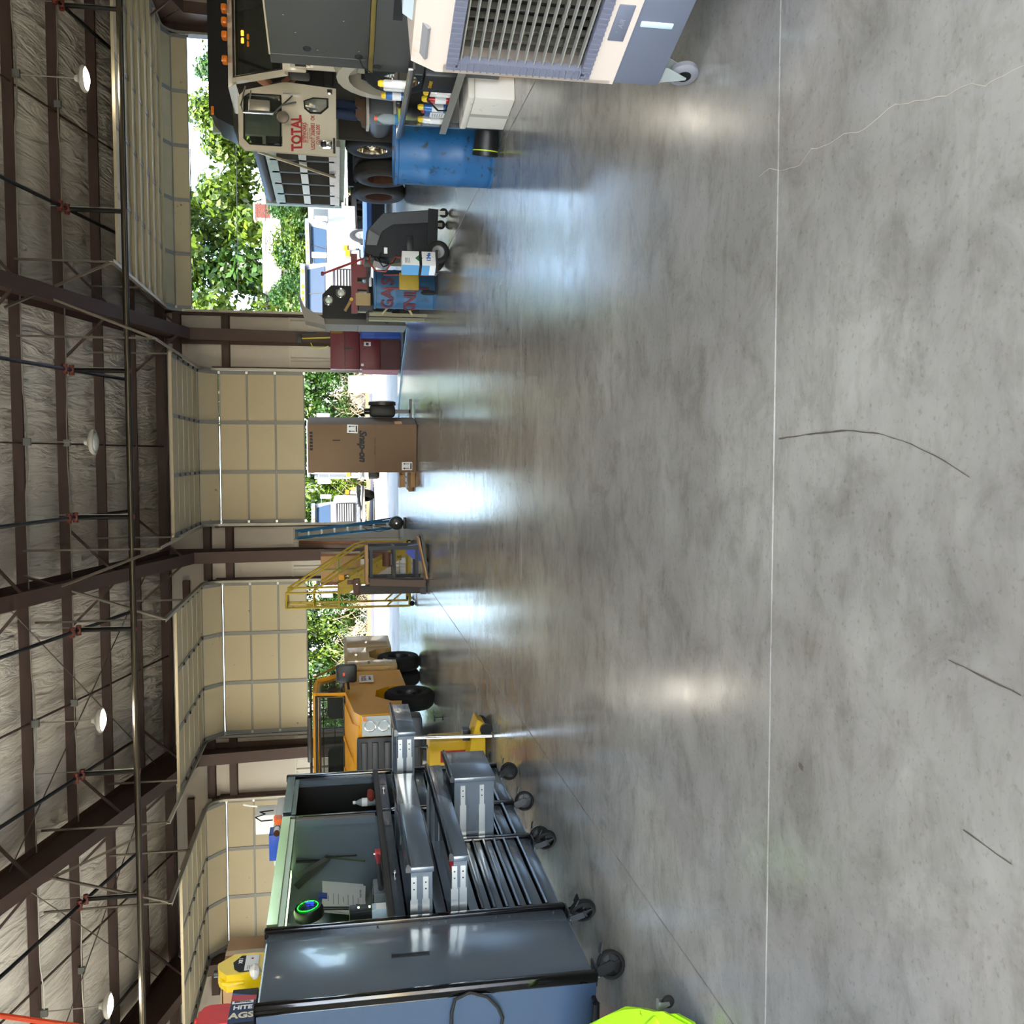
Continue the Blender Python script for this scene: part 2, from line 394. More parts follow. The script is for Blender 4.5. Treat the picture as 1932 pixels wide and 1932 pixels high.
for a, b in segs:
    if b-a > 3: a = max(a, -13.4); b = min(b, 11.2)
    mb = MB(); n_ = max(2, int((b-a)/.3)); st = (b-a)/n_
    for i in range(n_):                                   # ribbed liner sheets, 2.6 m high
        x = a+st*i
        mb.prism([(x, 24.17), (x, 24.145), (x+st*.62, 24.145), (x+st*.70, 24.11), (x+st*.86, 24.11), (x+st*.94, 24.145), (x+st, 24.145), (x+st, 24.17)], 'z', .02, 2.62)
    mb.build('liner_panel', LINER, wall, smooth=False)
    mb = MB().span((a, 24.09, 2.60), (b, 24.17, 2.64)); mb.build('liner_cap', LINER, wall, smooth=False)
    for z in ((4.03, 5.15) if a > 2 else (4.02, 4.54)):
        MB().span((a, 24.0, z), (b, 24.17, z+.012)).span((a, 24.0, z), (b, 24.012, z+.19)).build('girt', STEEL, wall, smooth=False)
MB().span((X0, 23.95, 5.5), (X1, 24.17, 5.70)).build('eave_strut', STEEL, wall, smooth=False)
for x in RX:
    mb = MB()
    ibeam(mb, [(23.62, 0), (23.12, 4.82)], [(24.06, 0), (24.06, 5.5)], x, .27)
    mb.span((x-.18, 23.5, 0), (x+.18, 24.1, .02))
    struct(mb.build('column_post', STEEL, wall, smooth=False))
for d, (a, b, h) in doors.items():
    for x in (a, b):
        MB().span((x-.04, 23.98, 0), (x+.04, 24.2, h)).build('jamb', STEEL, wall, smooth=False)
    MB().span((a, 23.98, h), (b, 24.2, h+.18)).build('header', STEEL, wall, smooth=False)
    MB().span((a, 24.0, h+.62 if d != 1 else 5.42), (b, 24.17, (h+.62 if d != 1 else 5.42)+.16)).build('girt', STEEL, wall, smooth=False)
side = mat('side_wall', '#c9c3b6', .5)
LY0, LY1, LH = -2.0, 18.0, 5.1                                   # unseen doorway added to the left gable to light the ceiling
struct(MB().span((-16.1, -6.25, 0), (-16, LY0, 5.75)).span((-16.1, LY1, 0), (-16, 24.25, 5.75)).span((-16.1, LY0, LH), (-16, LY1, 5.75)).prism([(-6.25, 5.75), (24.25, 5.75), (9, 9.5)], 'x', -16.1, -16).build('wall_left', side, smooth=False), 'pale insulated gable wall on the far left with an added wide open doorway', 'wall')
pl_ = portal('portal', (-16.15, (LY0+LY1)/2, LH/2), LY1-LY0, LH, 1); pl_.rotation_euler = Vector((1, 0, 0)).to_track_quat('-Z', 'Z').to_euler()
struct(MB().prism([(-6.25, 0), (24.25, 0), (24.25, 5.75), (9, 9.5), (-6.25, 5.75)], 'x', 14, 14.1).build('wall_right', side, smooth=False), 'pale insulated gable wall on the far right', 'wall')
RY = -4.2
rear_open = [(-6.2, 6.2)]
wr = MB(); px_ = X0
for a, b in rear_open:
    wr.span((px_, RY-.07, 0), (a, RY, 6.1)); wr.span((a, RY-.07, 4.7), (b, RY, 6.1)); px_ = b
wr.span((px_, RY-.07, 0), (X1, RY, 6.1))
struct(wr.build('wall_front', side, smooth=False), 'pale metal wall with open doors behind the camera', 'wall')

# ------------------------------------------------------------------ sectional overhead doors
PANEL = mat('door_panel', '#c3b797', .5, var=.05, vscale=2, dirt='#8a6a48', dscale=7, dth=(.70, .76))
STILE = mat('door_stile', '#8d8e8a', .5, .1)
TRACK = mat('door_track', '#a9a698', .45, .4)
def sectional(num, x0, x1, secs, nst, track_z, track_y, label, zlow):
    d = MB().bar(((x0+x1)/2-.6, 24.05, secs[0][1]-.012), ((x0+x1)/2+.6, 24.05, secs[0][1]-.012), .03, .02, ).build('door_%d' % num, RUBBER, smooth=False); struct(d, label, 'door')
    W_ = x1-x0
    for (ya, za, yb, zb) in secs:
        a = Vector((0, ya, za)); b = Vector((0, yb, zb)); dv = (b-a); ln = dv.length; dv.normalize()
        nrm = Vector((0, -dv.z, dv.y))                       # points into the room / down
        if nrm.y > 0.05 or nrm.z > 0.05: nrm = -nrm
        mid = (a+b)/2
        p = MB().bar((x0, mid.y, mid.z), (x1, mid.y, mid.z), .045, ln-.001, up=dv).build('panel', PANEL, d, smooth=False)
        flat = abs(dv.y) > .9
        for i in range(nst):
            x = x0+.05+(W_-.1)*i/(nst-1)
            o_ = nrm*.03
            MB().bar((x, a.y+dv.y*.01+o_.y, a.z+dv.z*.01+o_.z), (x, b.y-dv.y*.01+o_.y, b.z-dv.z*.01+o_.z), .085, .016, up=nrm).build('stile', STILE, p, smooth=False)
            if flat or i in (0, nst-1):
                MB().box((x, a.y+o_.y*1.5, a.z+o_.z*1.5), (.06, .07, .05)).build('hinge', BLACKM if flat else GALV, p, smooth=False)
        for e in (a, b):                                     # meeting rails
            MB().bar((x0, e.y+nrm.y*.026+dv.y*(.014 if e is a else -.014), e.z+nrm.z*.026+dv.z*(.014 if e is a else -.014)), (x1, e.y+nrm.y*.026+dv.y*(.014 if e is a else -.014), e.z+nrm.z*.026+dv.z*(.014 if e is a else -.014)), .022, .012, up=nrm).build('rail', STILE if not flat else PANEL, p, smooth=False)
        if flat and num == 1:
            MB().bar((x0, mid.y+.2, mid.z-.055), (x1, mid.y+.2, mid.z-.055), .05, .07).build('strut', PANEL, p, smooth=False)
    for x, s_ in ((x0, -1), (x1, 1)):
        xx = x+s_*.045
        path = [(xx, 23.93, 0.0), (xx, 23.93, zlow)]
        for k in range(1, 7):
            t = k/6*PI/2; path.append((xx, 23.93-.42*(1-math.cos(t)), zlow+(track_z-zlow)*math.sin(t)))
        path.append((xx, track_y, track_z))
        mb = MB()
        for a, b in zip(path, path[1:]):
            a = Vector(a); b = Vector(b); dv = (b-a).normalized(); nn = Vector((0, -dv.z, dv.y))
            mb.bar(a, b, .014, .075, up=nn)
            mb.bar(a+Vector((-s_*.025, 0, 0))+nn*.034, b+Vector((-s_*.025, 0, 0))+nn*.034, .05, .008, up=nn)
        mb.build('track', TRACK, d, smooth=False)
        for yh in (track_y+.06, (track_y+23.4)/2):
            MB().bar((xx, yh, track_z), (xx, yh, zp(yh)+.02), .035).build('track_hanger', mat('angle_iron', '#6f675a', .55, .3), d, smooth=False)
        MB().bar((xx, track_y+.06, track_z), (xx+s_*(.9), track_y-.3, zp(track_y-.3)), .04).build('track_brace', mat('angle_iron'), d, smooth=False)
rowz = [(24.05, 2.29, 24.05, 2.98), (24.05, 2.98, 24.05, 3.645), (24.05, 3.645, 24.05, 4.295), (24.03, 4.325, 23.52, 4.745)]
horiz = [(23.50-.7*i, 4.765, 23.50-.7*(i+1), 4.765) for i in range(5)]
sectional(2, -1.62, 2.08, rowz+horiz, 4, 4.70, 18.1, 'half raised cream overhead door above the cardboard carton', 4.25)
sectional(3, -6.82, -3.05, rowz+horiz, 4, 4.70, 18.4, 'half raised cream overhead door above the yellow pickup truck', 4.25)
sectional(4, -12.2, -8.45, rowz+horiz, 4, 4.70, 18.4, 'half raised cream overhead door behind the top of the tool cabinet', 4.25)
sectional(1, 3.5, 9.88, [(24.0, 4.87, 23.93, 5.25), (23.92, 5.26, 23.55, 5.44)]+[(23.5-.67*i, 5.45, 23.5-.67*(i+1), 5.45) for i in range(7)], 6, 5.40, 18.1, 'fully raised wide cream overhead door above the dump truck', 5.0)
for d, (a, b, h) in doors.items():
    h2 = 4.87 if d == 1 else 2.29
    portal('portal', ((a+b)/2, 24.3, h2/2), b-a, h2, -1)
for a, b in rear_open: portal('portal', ((a+b)/2, RY-.1, 2.35), b-a, 4.7, 1)

# ------------------------------------------------------------------ sprinkler pipes, conduits, lamps
PIPE = mat('black_pipe', '#2b2a28', .35, .6); REDFIT = mat('red_fitting', '#6b2c1e', .5)
spr = thing('sprinkler_piping', 'black sprinkler main with red fittings hung below the purlins', 'pipe', (0, 18.3, 5.2), world=True)
MY, MZ = 18.3, 5.2
MB().tube([(X0+.1, MY, MZ+.02), (X1-.1, MY, MZ)], .058, 12).build('main_pipe', PIPE, spr)
MB().tube([(X0+.1, MY-.16, MZ-.02), (X1-.1, MY-.16, MZ-.02)], .035, 10).build('side_pipe', mat('olive_conduit', '#5a5240', .4, .6), spr)
for x in (7.89, 4.38, 1.55, -1.09, -3.14, -5.8, -8.15, -10.8):
    zb = lambda y: 6.16+.25*(MY-y)
    MB().tube([(x, 20.3, zb(20.3)), (x, 13.0, zb(13.0))], .033, 8).build('branch_pipe', PIPE, spr)
    MB().tube([(x, MY, MZ), (x, MY, zb(MY))], .04, 8).build('riser', PIPE, spr)
    for p in ((x, MY, MZ), (x, MY, zb(MY)), (x, MY-.22, zb(MY-.22)), (x, MY-2.9, zb(MY-2.9))):
        MB().box(p, (.10, .10, .10), bev=.02).cyl((p[0]-.09, p[1], p[2]), (p[0]+.09, p[1], p[2]), .045, seg=10).build('coupling', REDFIT, spr)
    MB().cyl((x+.05, MY, MZ+.03), (x+.05, MY, zp(MY)+.02), .007, seg=6).build('hanger_rod', GALV, spr)
CONDUIT = mat('conduit', '#b5b0a2', .35, .7)
LX = [6.63, .27, -4.79, -10.17]
def conduit(y, name_lab, jog):
    z = zp(y)-.015
    pts = [(X0+.2, y-.09, z)]
    for x in sorted(LX):
        pts += [(x-.9, y-.09, z), (x-.45, y-.09, z-jog), (x+.45, y-.09, z-jog), (x+.9, y-.09, z)]
    pts.append((X1-.2, y-.09, z))
    c = thing('conduit', name_lab, 'conduit', (0, y-.09, z), world=True)
    MB().tube(pts, .013, 6).build('tube', CONDUIT, c)
    for x in LX: MB().box((x, y-.09, z-jog), (.13, .07, .12)).build('junction_box', mat('box_steel', '#8d8f88', .4, .6), c, smooth=False)
conduit(24-PSP*4, 'silver conduit along the purlin that carries the hanging lamps', .05)
conduit(24-PSP*3, 'silver conduit jogging along the purlin below the lamp line', -.02)
LAMPW = mat('lamp_housing', '#d9d6cc', .4); LAMPON = mat('lamp_lens_lit', '#fff6e0', .3, emit='#fff0d0', estr=14.0); LAMPOFF = mat('lamp_lens_dark', '#c9cdc4', .25)
labs = ['lit round hanging lamp above the dump truck', 'unlit round hanging lamp above the cardboard carton', 'lit round hanging lamp above the yellow pickup truck', 'lit round hanging lamp above the yellow jug and red can']
for i, x in enumerate(LX):
    y = 24-PSP*4; zt = zp(y); zl = 5.80
    t = thing('hanging_lamp', labs[i], 'lamp', (x, y-.05, zl), group='round lamps hung from the purlins')
    MB().cyl((0, 0, .12), (0, 0, zt-zl), .012, seg=8).build('rod', CONDUIT, t)
    MB().lathe([(0, .16), (.05, .16), (.07, .1), (.19, .055), (.225, .02), (.23, -.02), (.2, -.03), (.2, -.015), (0, -.015)], seg=28).build('housing', LAMPW, t)
    ln = MB().lathe([(0, -.02), (.17, -.02), (.165, -.045), (.1, -.07), (0, -.078)], seg=24).build('lens', LAMPOFF if i == 1 else LAMPON, t)
    if i != 1:
        l = bpy.data.lights.new('lamp_light', 'SPOT'); l.energy = 170; l.spot_size = R(150); l.spot_blend = .5; l.color = (1, .93, .8); l.shadow_soft_size = .16
        lo = bpy.data.objects.new('lamp_light', l); COL.objects.link(lo); lo.parent = t; lo.location = (0, 0, -.1)
        if i == 0: lamp0 = t

# two unseen rows of copied lamps, added to brighten the near floor
for y, z in ((8.4, 7.6), (1.2, 6.3)):
    for x in (-10.17, -4.79, .27, 6.63):
        t = copy_tree(lamp0); t.location = (x, y, z); t['label'] = 'added unseen round hanging lamp in the %s row, %s' % ('middle' if y > 5 else 'near', ('leftmost', 'second from the left', 'third from the left', 'rightmost')[(-10.17, -4.79, .27, 6.63).index(x)])
        for ch in t.children:
            if ch.type == 'LIGHT': ch.data = ch.data.copy(); ch.data.energy = 150 if y < 5 else 40; ch.data.color = (1, .98, .95); ch.data.spot_size = R(125)
            if ch.name.startswith('rod'): ch.scale = (1, 1, (zp(y)-z-.02)/(zp(24-PSP*4)-5.80))

# ------------------------------------------------------------------ outside
GRAVEL = mat('gravel_yard', '#8d8472', .95, var=.25, vscale=14, dirt='#6f6757', dscale=.7)
yard = MB().poly([(-90, 24.25, -.03), (90, 24.25, -.03), (90, 42, -.03), (-90, 42, -.03)]).build('ground_yard', GRAVEL, smooth=False); struct(yard, 'pale gravel yard outside the doors', 'yard')
road = MB().poly([(-90, 42, -.02), (90, 42, -.02), (90, 46.5, -.02), (-90, 46.5, -.02)]).build('ground_road', mat('asphalt', '#4c4a4f', .9, var=.15, vscale=20), smooth=False); struct(road, 'grey asphalt road across the yard', 'road')
gr = MB().poly([(-120, 46.5, -.03), (120, 46.5, -.03), (120, 160, -.03), (-120, 160, -.03)]).build('ground_verge', mat('dry_grass', '#6f5e38', .95, var=.3, vscale=5, dirt='#5c5f33', dscale=.6), smooth=False); struct(gr, 'dry tan grass verge beyond the road', 'grass')
gl_ = MB().poly([(-90, -6.25, -.035), (-16.1, -6.25, -.035), (-16.1, 24.25, -.035), (-90, 24.25, -.035)]).build('ground_side', mat('apron', '#cdc6b2', .9, var=.1, vscale=2), smooth=False); struct(gl_, 'pale gravel yard beyond the left gable', 'yard')
gb = MB().poly([(-90, -6.25, -.03), (90, -6.25, -.03), (90, -80, -.03), (-90, -80, -.03)]).build('ground_apron', mat('apron', '#cdc6b2', .9, var=.1, vscale=2), smooth=False); struct(gb, 'pale gravel yard behind the camera', 'yard')
LEAFS = {}
def leafmat(name, c1, c2):
    m = bpy.data.materials.new(name); m.use_nodes = True; n = m.node_tree.nodes; L = m.node_tree.links; b = n['Principled BSDF']
    oi = n.new('ShaderNodeNewGeometry'); r = n.new('ShaderNodeValToRGB'); r.color_ramp.elements[0].color = lin(c1); r.color_ramp.elements[1].color = lin(c2)
    L.new(oi.outputs['Random Per Island'], r.inputs[0]); L.new(r.outputs[0], b.inputs['Base Color']); b.inputs['Roughness'].default_value = .45
    tr = n.new('ShaderNodeBsdfTranslucent'); L.new(r.outputs[0], tr.inputs[0]); mx = n.new('ShaderNodeMixShader'); mx.inputs[0].default_value = .4
    L.new(b.outputs[0], mx.inputs[1]); L.new(tr.outputs[0], mx.inputs[2]); L.new(mx.outputs[0], n['Material Output'].inputs[0]); return m
LEAF1 = leafmat('leaf_bright', '#1b340b', '#6a831f'); LEAF2 = leafmat('leaf_dark', '#12290c', '#40661b'); BARK = mat('bark', '#6a5a48', .9, var=.3, vscale=4)
def crown_mesh(seed, n, rx, rz, size, m):
    rnd = random.Random(seed); bm = bmesh.new()
    clumps = []
    for k in range(26):
        a = rnd.uniform(0, 2*PI); h = rnd.uniform(-.9, 1); rr = math.sqrt(max(0, 1-h*h))*rnd.uniform(.35, .95)
        clumps.append((Vector((rr*math.cos(a)*rx, rr*math.sin(a)*rx, h*rz)), rnd.uniform(.22, .42)*rx))
    for i in range(n):
        c, r = clumps[rnd.randrange(len(clumps))]
        d = Vector((rnd.gauss(0, 1), rnd.gauss(0, 1), rnd.gauss(0, 1))).normalized()*r*(rnd.random()**.4)
        p = c+d; nrm = (d.normalized()+Vector((rnd.gauss(0, .5), rnd.gauss(0, .5), rnd.gauss(0, .5)+.35))).normalized()
        t = nrm.orthogonal().normalized(); t.rotate(Matrix.Rotation(rnd.uniform(0, 2*PI), 3, nrm)); s_ = nrm.cross(t); sz = size*rnd.uniform(.6, 1.3)
        vs = [bm.verts.new(p+t*(a_*sz)+s_*(b_*sz*.5)) for a_, b_ in ((-1, 0), (0, -1), (1, 0), (0, 1))]
        bm.faces.new(vs)
    me = bpy.data.meshes.new('crown'); bm.to_mesh(me); bm.free(); me.materials.append(m); return me
CR = [crown_mesh(1, 7000, 3.6, 4.2, .20, LEAF1), crown_mesh(2, 7000, 3.6, 4.2, .20, LEAF2), crown_mesh(3, 7000, 3.4, 4.4, .22, LEAF1)]
CB = [crown_mesh(11, 6500, 2.2, 1.9, .11, LEAF2), crown_mesh(12, 6500, 2.2, 1.9, .11, LEAF1)]
def trunk_mesh(seed, h, r):
    rnd = random.Random(seed); mb = MB(); mb.tube([(0, 0, -.1), (.1, .05, h*.4), (.0, .1, h*.8), (.1, 0, h*1.15)], [r, r*.8, r*.55, r*.25], 7)
    for k in range(7):
        a = rnd.uniform(0, 2*PI); z = h*rnd.uniform(.5, .95); mb.tube([(0.03, .05, z), (math.cos(a)*1.0, math.sin(a)*1.0, z+.9), (math.cos(a)*1.9, math.sin(a)*1.9, z+2.1)], [r*.4, r*.25, r*.08], 5)
    return mb.mesh('trunk', BARK)
TR = [trunk_mesh(5, 4.5, .22), trunk_mesh(6, 4.5, .2)]
def tree(x, y, h, k, label):
    s_ = h/10.5
    t = thing('tree', label, 'tree', (x, y, -.03), random.uniform(0, 6), 'trees beyond the road')
    inst(TR[k % 2], 'trunk', t, scale=(s_, s_, s_)); inst(CR[k], 'crown', t, (0, 0, 6.6*s_), scale=(s_, s_, s_))
tl = [(5.5, 58, 12.5, 0, 'tall bright green tree at the left jamb of the wide door'), (9.5, 62, 13.5, 1, 'darker green tree second from the left in the wide door'), (13.0, 59, 11.5, 2, 'pale yellow green tree above the brick chimney'), (16.8, 63, 12, 0, 'loose bright tree behind the tarp of the dump truck'), (20.3, 60, 8.8, 2, 'low bright tree just left of the truck cab guard'), (25.3, 66, 9.4, 1, 'small tree top peeking over the truck cab guard'), (29.5, 64, 6.0, 0, 'low tree hidden behind the truck cab')]
for a in tl: tree(*a)
bl = [(-27, 0), (-23.5, 1), (-20, 0), (-16.8, 1), (-13.6, 0), (-10.6, 1), (-7.6, 0), (-4.4, 0), (-1.2, 1), (2.0, 0), (5.2, 0), (7.6, 1), (9.7, 0), (11.8, 1), (13.9, 0), (16.2, 1), (19, 0), (22.6, 1), (26.4, 0)]
ORD = ['leftmost', 'second from the left', 'third from the left', 'fourth from the left', 'fifth from the left', 'sixth from the left', 'seventh from the left', 'eighth from the left', 'ninth from the left']
brm = []
for sd in (3, 4):
    rnd = random.Random(sd); mb = MB()
    for k in range(46):
        x = rnd.uniform(-2, 2); y = rnd.uniform(-1.8, -.6); p = Vector((x, y, 0)); pts = [p]
        for j in range(4): p = p+Vector((rnd.uniform(-.5, .5), rnd.uniform(-.25, .25), rnd.uniform(.15, .6))); pts.append(p)
        mb.tube(pts, [.018, .015, .012, .009, .005], 4)
    brm.append(mb.mesh('branches', mat('dead_branch', '#a08c74', .9)))

for i, (x, k) in enumerate(bl):
    zone = [('left of the yellow pickup', -6), ('behind the yellow stairs and the pickup bed', -2), ('behind the tall cardboard carton', 6), ('before the white house', 99)]
    wz = [z_ for z_ in zone if x < z_[1]][0]; nth = sum(1 for q in bl[:i] if [z_ for z_ in zone if q[0] < z_[1]][0] is wz or [z_ for z_ in zone if q[0] < z_[1]][0][1] == wz[1])
    lb = 'green hedge bush beyond the road %s, %s' % (wz[0], ORD[nth])
    t = thing('hedge_bush', lb, 'bush', (x, (54 if x < 7 else 49.3)+random.uniform(-.7, .7), -.03), random.uniform(-.4, .4), 'hedge bushes beyond the road')
    sz = 1 if x < 7 else .74
    inst(CB[k], 'foliage', t, (0, 0, 2.6*sz), scale=(1.0, .8, 1.35*sz)); inst(CB[1-k], 'foliage', t, (.6, .4, 4.3*sz), rot=(0, 0, 2), scale=(.95, .8, .9*sz)); inst(CB[k], 'foliage', t, (-.3, .2, 1.15*sz), rot=(0, 0, 4), scale=(1.1, .7, .62*sz)); inst(brm[i % 2], 'branches', t)
# ------------------------------------------------------------------ long tool cabinet on the left (local x = along its length, -y = outwards to the aisle)
A_ = .0217
def cart_m(s, o, z): return (s, -o, z)
CARTM = mat('storm_grey_paint', '#626d79', .24, .3, .5, coat=.35)
CARTD = mat('storm_grey_dark', '#3c444d', .25, .3, coat=.3)
TRIM = mat('black_gloss_trim', '#0d0d0e', .12, .4, coat=.5)
HANDLE = mat('handle_alu', '#6b6d70', .16, 1.0)
SLIDE = mat('zinc_slide', '#c4cacb', .28, .9)
STAIN = mat('stainless_back', '#b4bbae', .22, 1.0, bump=.25, bscale=3.0, stretch=(1, 1, 6))
cart = thing('tool_cabinet', 'long glossy grey rolling tool cabinet with hutch, side locker and open drawers', 'tool cabinet', (-2.756, 4.752, 0), PI/2-A_)
def cb(a, b, name, m, parent=None, bev=0.0, smooth=False):
    """box between (s,o,z) corners in the cabinet's frame"""
    return MB().span(cart_m(*a), cart_m(*b), bev=bev).build(name, m, parent or cart, smooth=smooth)
DEP = -.74
# carcass: bottom bank, shell pieces
cb((.0, DEP, .18), (3.3, DEP+.02, 1.93), 'back_panel', CARTD)
cb((.755, DEP, .18), (.80, -.002, 1.94), 'partition', CARTM)
cb((3.25, DEP, .18), (3.30, -.002, 1.94), 'end_panel', CARTM)
cb((.80, DEP, .17), (3.25, -.03, .20), 'floor_pan', CARTD)
cb((.80, DEP, 1.17), (3.25, -.02, 1.20), 'worktop', STAIN)
cb((1.79, DEP, .18), (1.835, -.01, .735), 'partition', CARTM)
cb((2.425, DEP, .18), (2.47, -.005, 1.2), 'partition', CARTM)
# side locker with closed door, near end panel
lk = cb((.02, -.70, .18), (.75, -.012, 1.93), 'locker', CARTM)
cb((.045, -.012, .19), (.735, .006, 1.92), 'door', CARTM, lk, bev=.004, smooth=True)
cb((.0, DEP, .18), (.02, -.02, 1.93), 'end_panel', mat('blue_grey_paint', '#33475f', .4, .1))
for s_ in (.0, .745):
    cb((s_-.012, -.03, .17), (s_+.035, .03, 1.945), 'corner_trim', TRIM, bev=.012, smooth=True)
cb((.36, .006, 1.03), (.39, .012, 1.24), 'name_plate', INK, lk)
# trims along the lower bank
cb((1.785, -.02, .175), (1.84, .022, .745), 'bank_trim', TRIM, bev=.01, smooth=True)
cb((2.42, -.02, .175), (2.475, .022, 1.13), 'bank_trim', TRIM, bev=.01, smooth=True)
cb((3.26, -.03, .17), (3.315, .03, 1.95), 'corner_trim', TRIM, bev=.012, smooth=True)
def drawer(s0, s1, z0, z1, out, depth=.6, deep=True):
    """drawer front with full-width bright handle; pulled out by `out` it also gets its tray and slides"""
    d = cb((s0, out-.035, z0), (s1, out, z1-.028), 'drawer', CARTM, bev=.004, smooth=True)
    pr = [(-(out-.03), z1-.03), (-(out+.004), z1-.03), (-(out+.02), z1-.018), (-(out+.02), z1-.006), (-(out-.005), z1), (-(out-.03), z1)]
    MB().prism(pr, 'x', s0, s1).build('handle', HANDLE, d)
    if out > .05:
        for s_ in (s0+.012, s1-.012):
            MB().span(cart_m(s_-.004, out-.03, z0+.01), cart_m(s_+.004, out-depth, z1-.03)).build('tray_side', CARTM, d, smooth=False)
        MB().span(cart_m(s0+.012, out-.03, z0+.01), cart_m(s1-.012, out-depth, z0+.016)).build('tray_floor', CARTD, d, smooth=False)
        MB().span(cart_m(s0+.012, out-depth, z0+.01), cart_m(s1-.012, out-depth+.008, z1-.05)).build('tray_back', CARTM, d, smooth=False)
        hh = z1-z0
        for s_, q in ((s0+.006, -1), (s1-.006, 1)):
            for zz in ((z0+hh*.30, z0+hh*.72) if deep else (z0+hh*.5,)):
                MB().span(cart_m(s_-.007, out-.06, zz-.016), cart_m(s_+.007, -.25, zz+.016)).span(cart_m(s_-.011, out-.2, zz-.022), cart_m(s_+.002, -.25, zz-.016)).span(cart_m(s_-.011, out-.2, zz+.016), cart_m(s_+.002, -.25, zz+.022)).build('slide', SLIDE, d, smooth=False)
                for kk in (.09, .13): MB().span(cart_m(s_-.0085, out-kk, zz-.005), cart_m(s_+.002, out-kk-.008, zz+.005)).build('screw', INK, d, smooth=False)
    return d
# lower left bank, closed
for z0, z1 in ((.19, .285), (.292, .385), (.392, .455), (.462, .53), (.537, .605), (.612, .68)): drawer(.80, 1.785, z0, z1, 0.0)
for z0, z1 in ((.19, .285), (.292, .385), (.392, .41)): drawer(1.84, 2.42, z0, z1, 0.0)
for z0, z1 in ((.19, .30), (.307, .43), (.437, .56), (.567, .69), (.697, .81), (.817, .92)): drawer(2.475, 3.255, z0, z1, 0.0)
drC = drawer(1.85, 2.415, .42, .742, .445, .62)
drB = drawer(.81, 2.415, .75, .872, .35)
drA = drawer(.81, 2.415, .96, 1.128, .30)
drD = drawer(2.48, 3.255, .935, 1.10, .60, .66)
cb((.80, -.03, .885), (2.42, .0, .95), 'drawer_rail', CARTM)
cb((.80, -.03, .69), (1.79, .0, .745), 'drawer_rail', CARTM)
# top fascia and worktop rail
fa = cb((.80, -.03, 1.13), (2.42, .012, 1.20), 'fascia', CARTD, bev=.004)
fb = cb((2.475, -.03, 1.13), (3.255, .012, 1.20), 'fascia', CARTD, bev=.004)
cb((.77, -.02, 1.196), (3.29, .035, 1.238), 'worktop_rail', mat('black_crackle', '#2a2725', .45, bump=.4, bscale=300), bev=.006)
for s_, f_ in ((1.35, fa), (2.86, fb)):
    MB().cyl(cart_m(s_, .01, 1.165), cart_m(s_, .028, 1.165), .012, seg=10).box(cart_m(s_, .03, 1.165), (.03, .008, .01)).build('lock', CHROME, f_)
for s_, f_ in ((2.25, fa), (3.1, fb)): cb((s_-.11, .012, 1.145), (s_+.02, .016, 1.185), 'badge', TRIM, f_)
lettering('Snap-on', .034, cart_m(2.205, .017, 1.165), (-1, 0, 0), (0, 0, 1), BRUSHED, fa, 'badge_lettering', shear=.25)
lettering('Snap-on', .034, cart_m(3.055, .017, 1.165), (-1, 0, 0), (0, 0, 1), BRUSHED, fb, 'badge_lettering', shear=.25)
# hutch: roof, back, divider, raised doors edge, gas struts
hu = cb((.79, DEP, 1.90), (3.3, -.10, 1.94), 'hutch_roof', CARTM)
cb((.80, DEP+.02, 1.20), (2.42, DEP+.03, 1.90), 'hutch_back', STAIN, hu)
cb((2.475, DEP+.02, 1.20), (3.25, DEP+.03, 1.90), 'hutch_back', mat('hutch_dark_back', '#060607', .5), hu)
cb((3.236, DEP+.03, 1.21), (3.248, -.06, 1.87), 'dark_bay_sheet', mat('hutch_dark_back'), hu)  # added black sheet over the end panel to darken this bay
cb((2.42, DEP, 1.2), (2.475, -.0, 1.94), 'hutch_post', CARTM, hu)
cb((2.405, -.01, 1.24), (2.43, .02, 1.93), 'hutch_trim', TRIM, hu)
cb((2.37, -.05, 1.25), (2.405, -.0, 1.84), 'hutch_jamb', CARTM, hu)
cb((3.2, -.05, 1.25), (3.26, -.0, 1.84), 'hutch_jamb', CARTM, hu)
cb((.80, -.05, 1.84), (2.40, .01, 1.875), 'door_lip', mat('pale_green_lip', '#aeb79a', .3, .4), hu)
cb((2.48, -.05, 1.84), (3.25, .01, 1.875), 'door_lip', CARTD, hu)
cb((.80, -.36, 1.875), (2.40, .03, 1.935), 'folded_door', mat('pale_green_door', '#9fb07f', .2, .5, coat=.3), hu)
cb((2.48, -.36, 1.875), (3.25, .03, 1.935), 'folded_door', CARTD, hu)
lettering('Snap-on', .05, cart_m(2.97, .012, 1.885), (-1, 0, 0), (0, 0, 1), CHROME, hu, 'badge_lettering', shear=.25)
led = cb((.86, -.42, 1.872), (2.36, -.37, 1.88), 'led_strip', mat('green_white_led', '#eaffd8', .4, emit='#d6ffae', estr=3.0), hu)
for s_ in (2.36, 3.12):                                      # scissor struts of the lift doors
    MB().bar(cart_m(s_, -.50, 1.84), cart_m(s_+.03, -.30, 1.60), .012, .05).bar(cart_m(s_, -.42, 1.84), cart_m(s_+.03, -.30, 1.60), .012, .03).bar(cart_m(s_+.02, -.30, 1.60), cart_m(s_-.26, -.22, 1.34), .012, .012).build('lift_strut', BLACKP, hu, smooth=False)
    MB().tube([cart_m(s_+.03, -.30, 1.62), cart_m(s_-.2, -.2, 1.40)], .008, 6).tube([cart_m(s_+.03, -.32, 1.84), cart_m(s_+.06, -.34, 1.62)], .012, 6).build('gas_spring', BLACKP, hu)
for s_ in (2.12, 3.08): cb((s_-.04, -.70, 1.24), (s_+.04, -.66, 1.34), 'cord_grommet', BLACKP, hu, bev=.018, smooth=True)
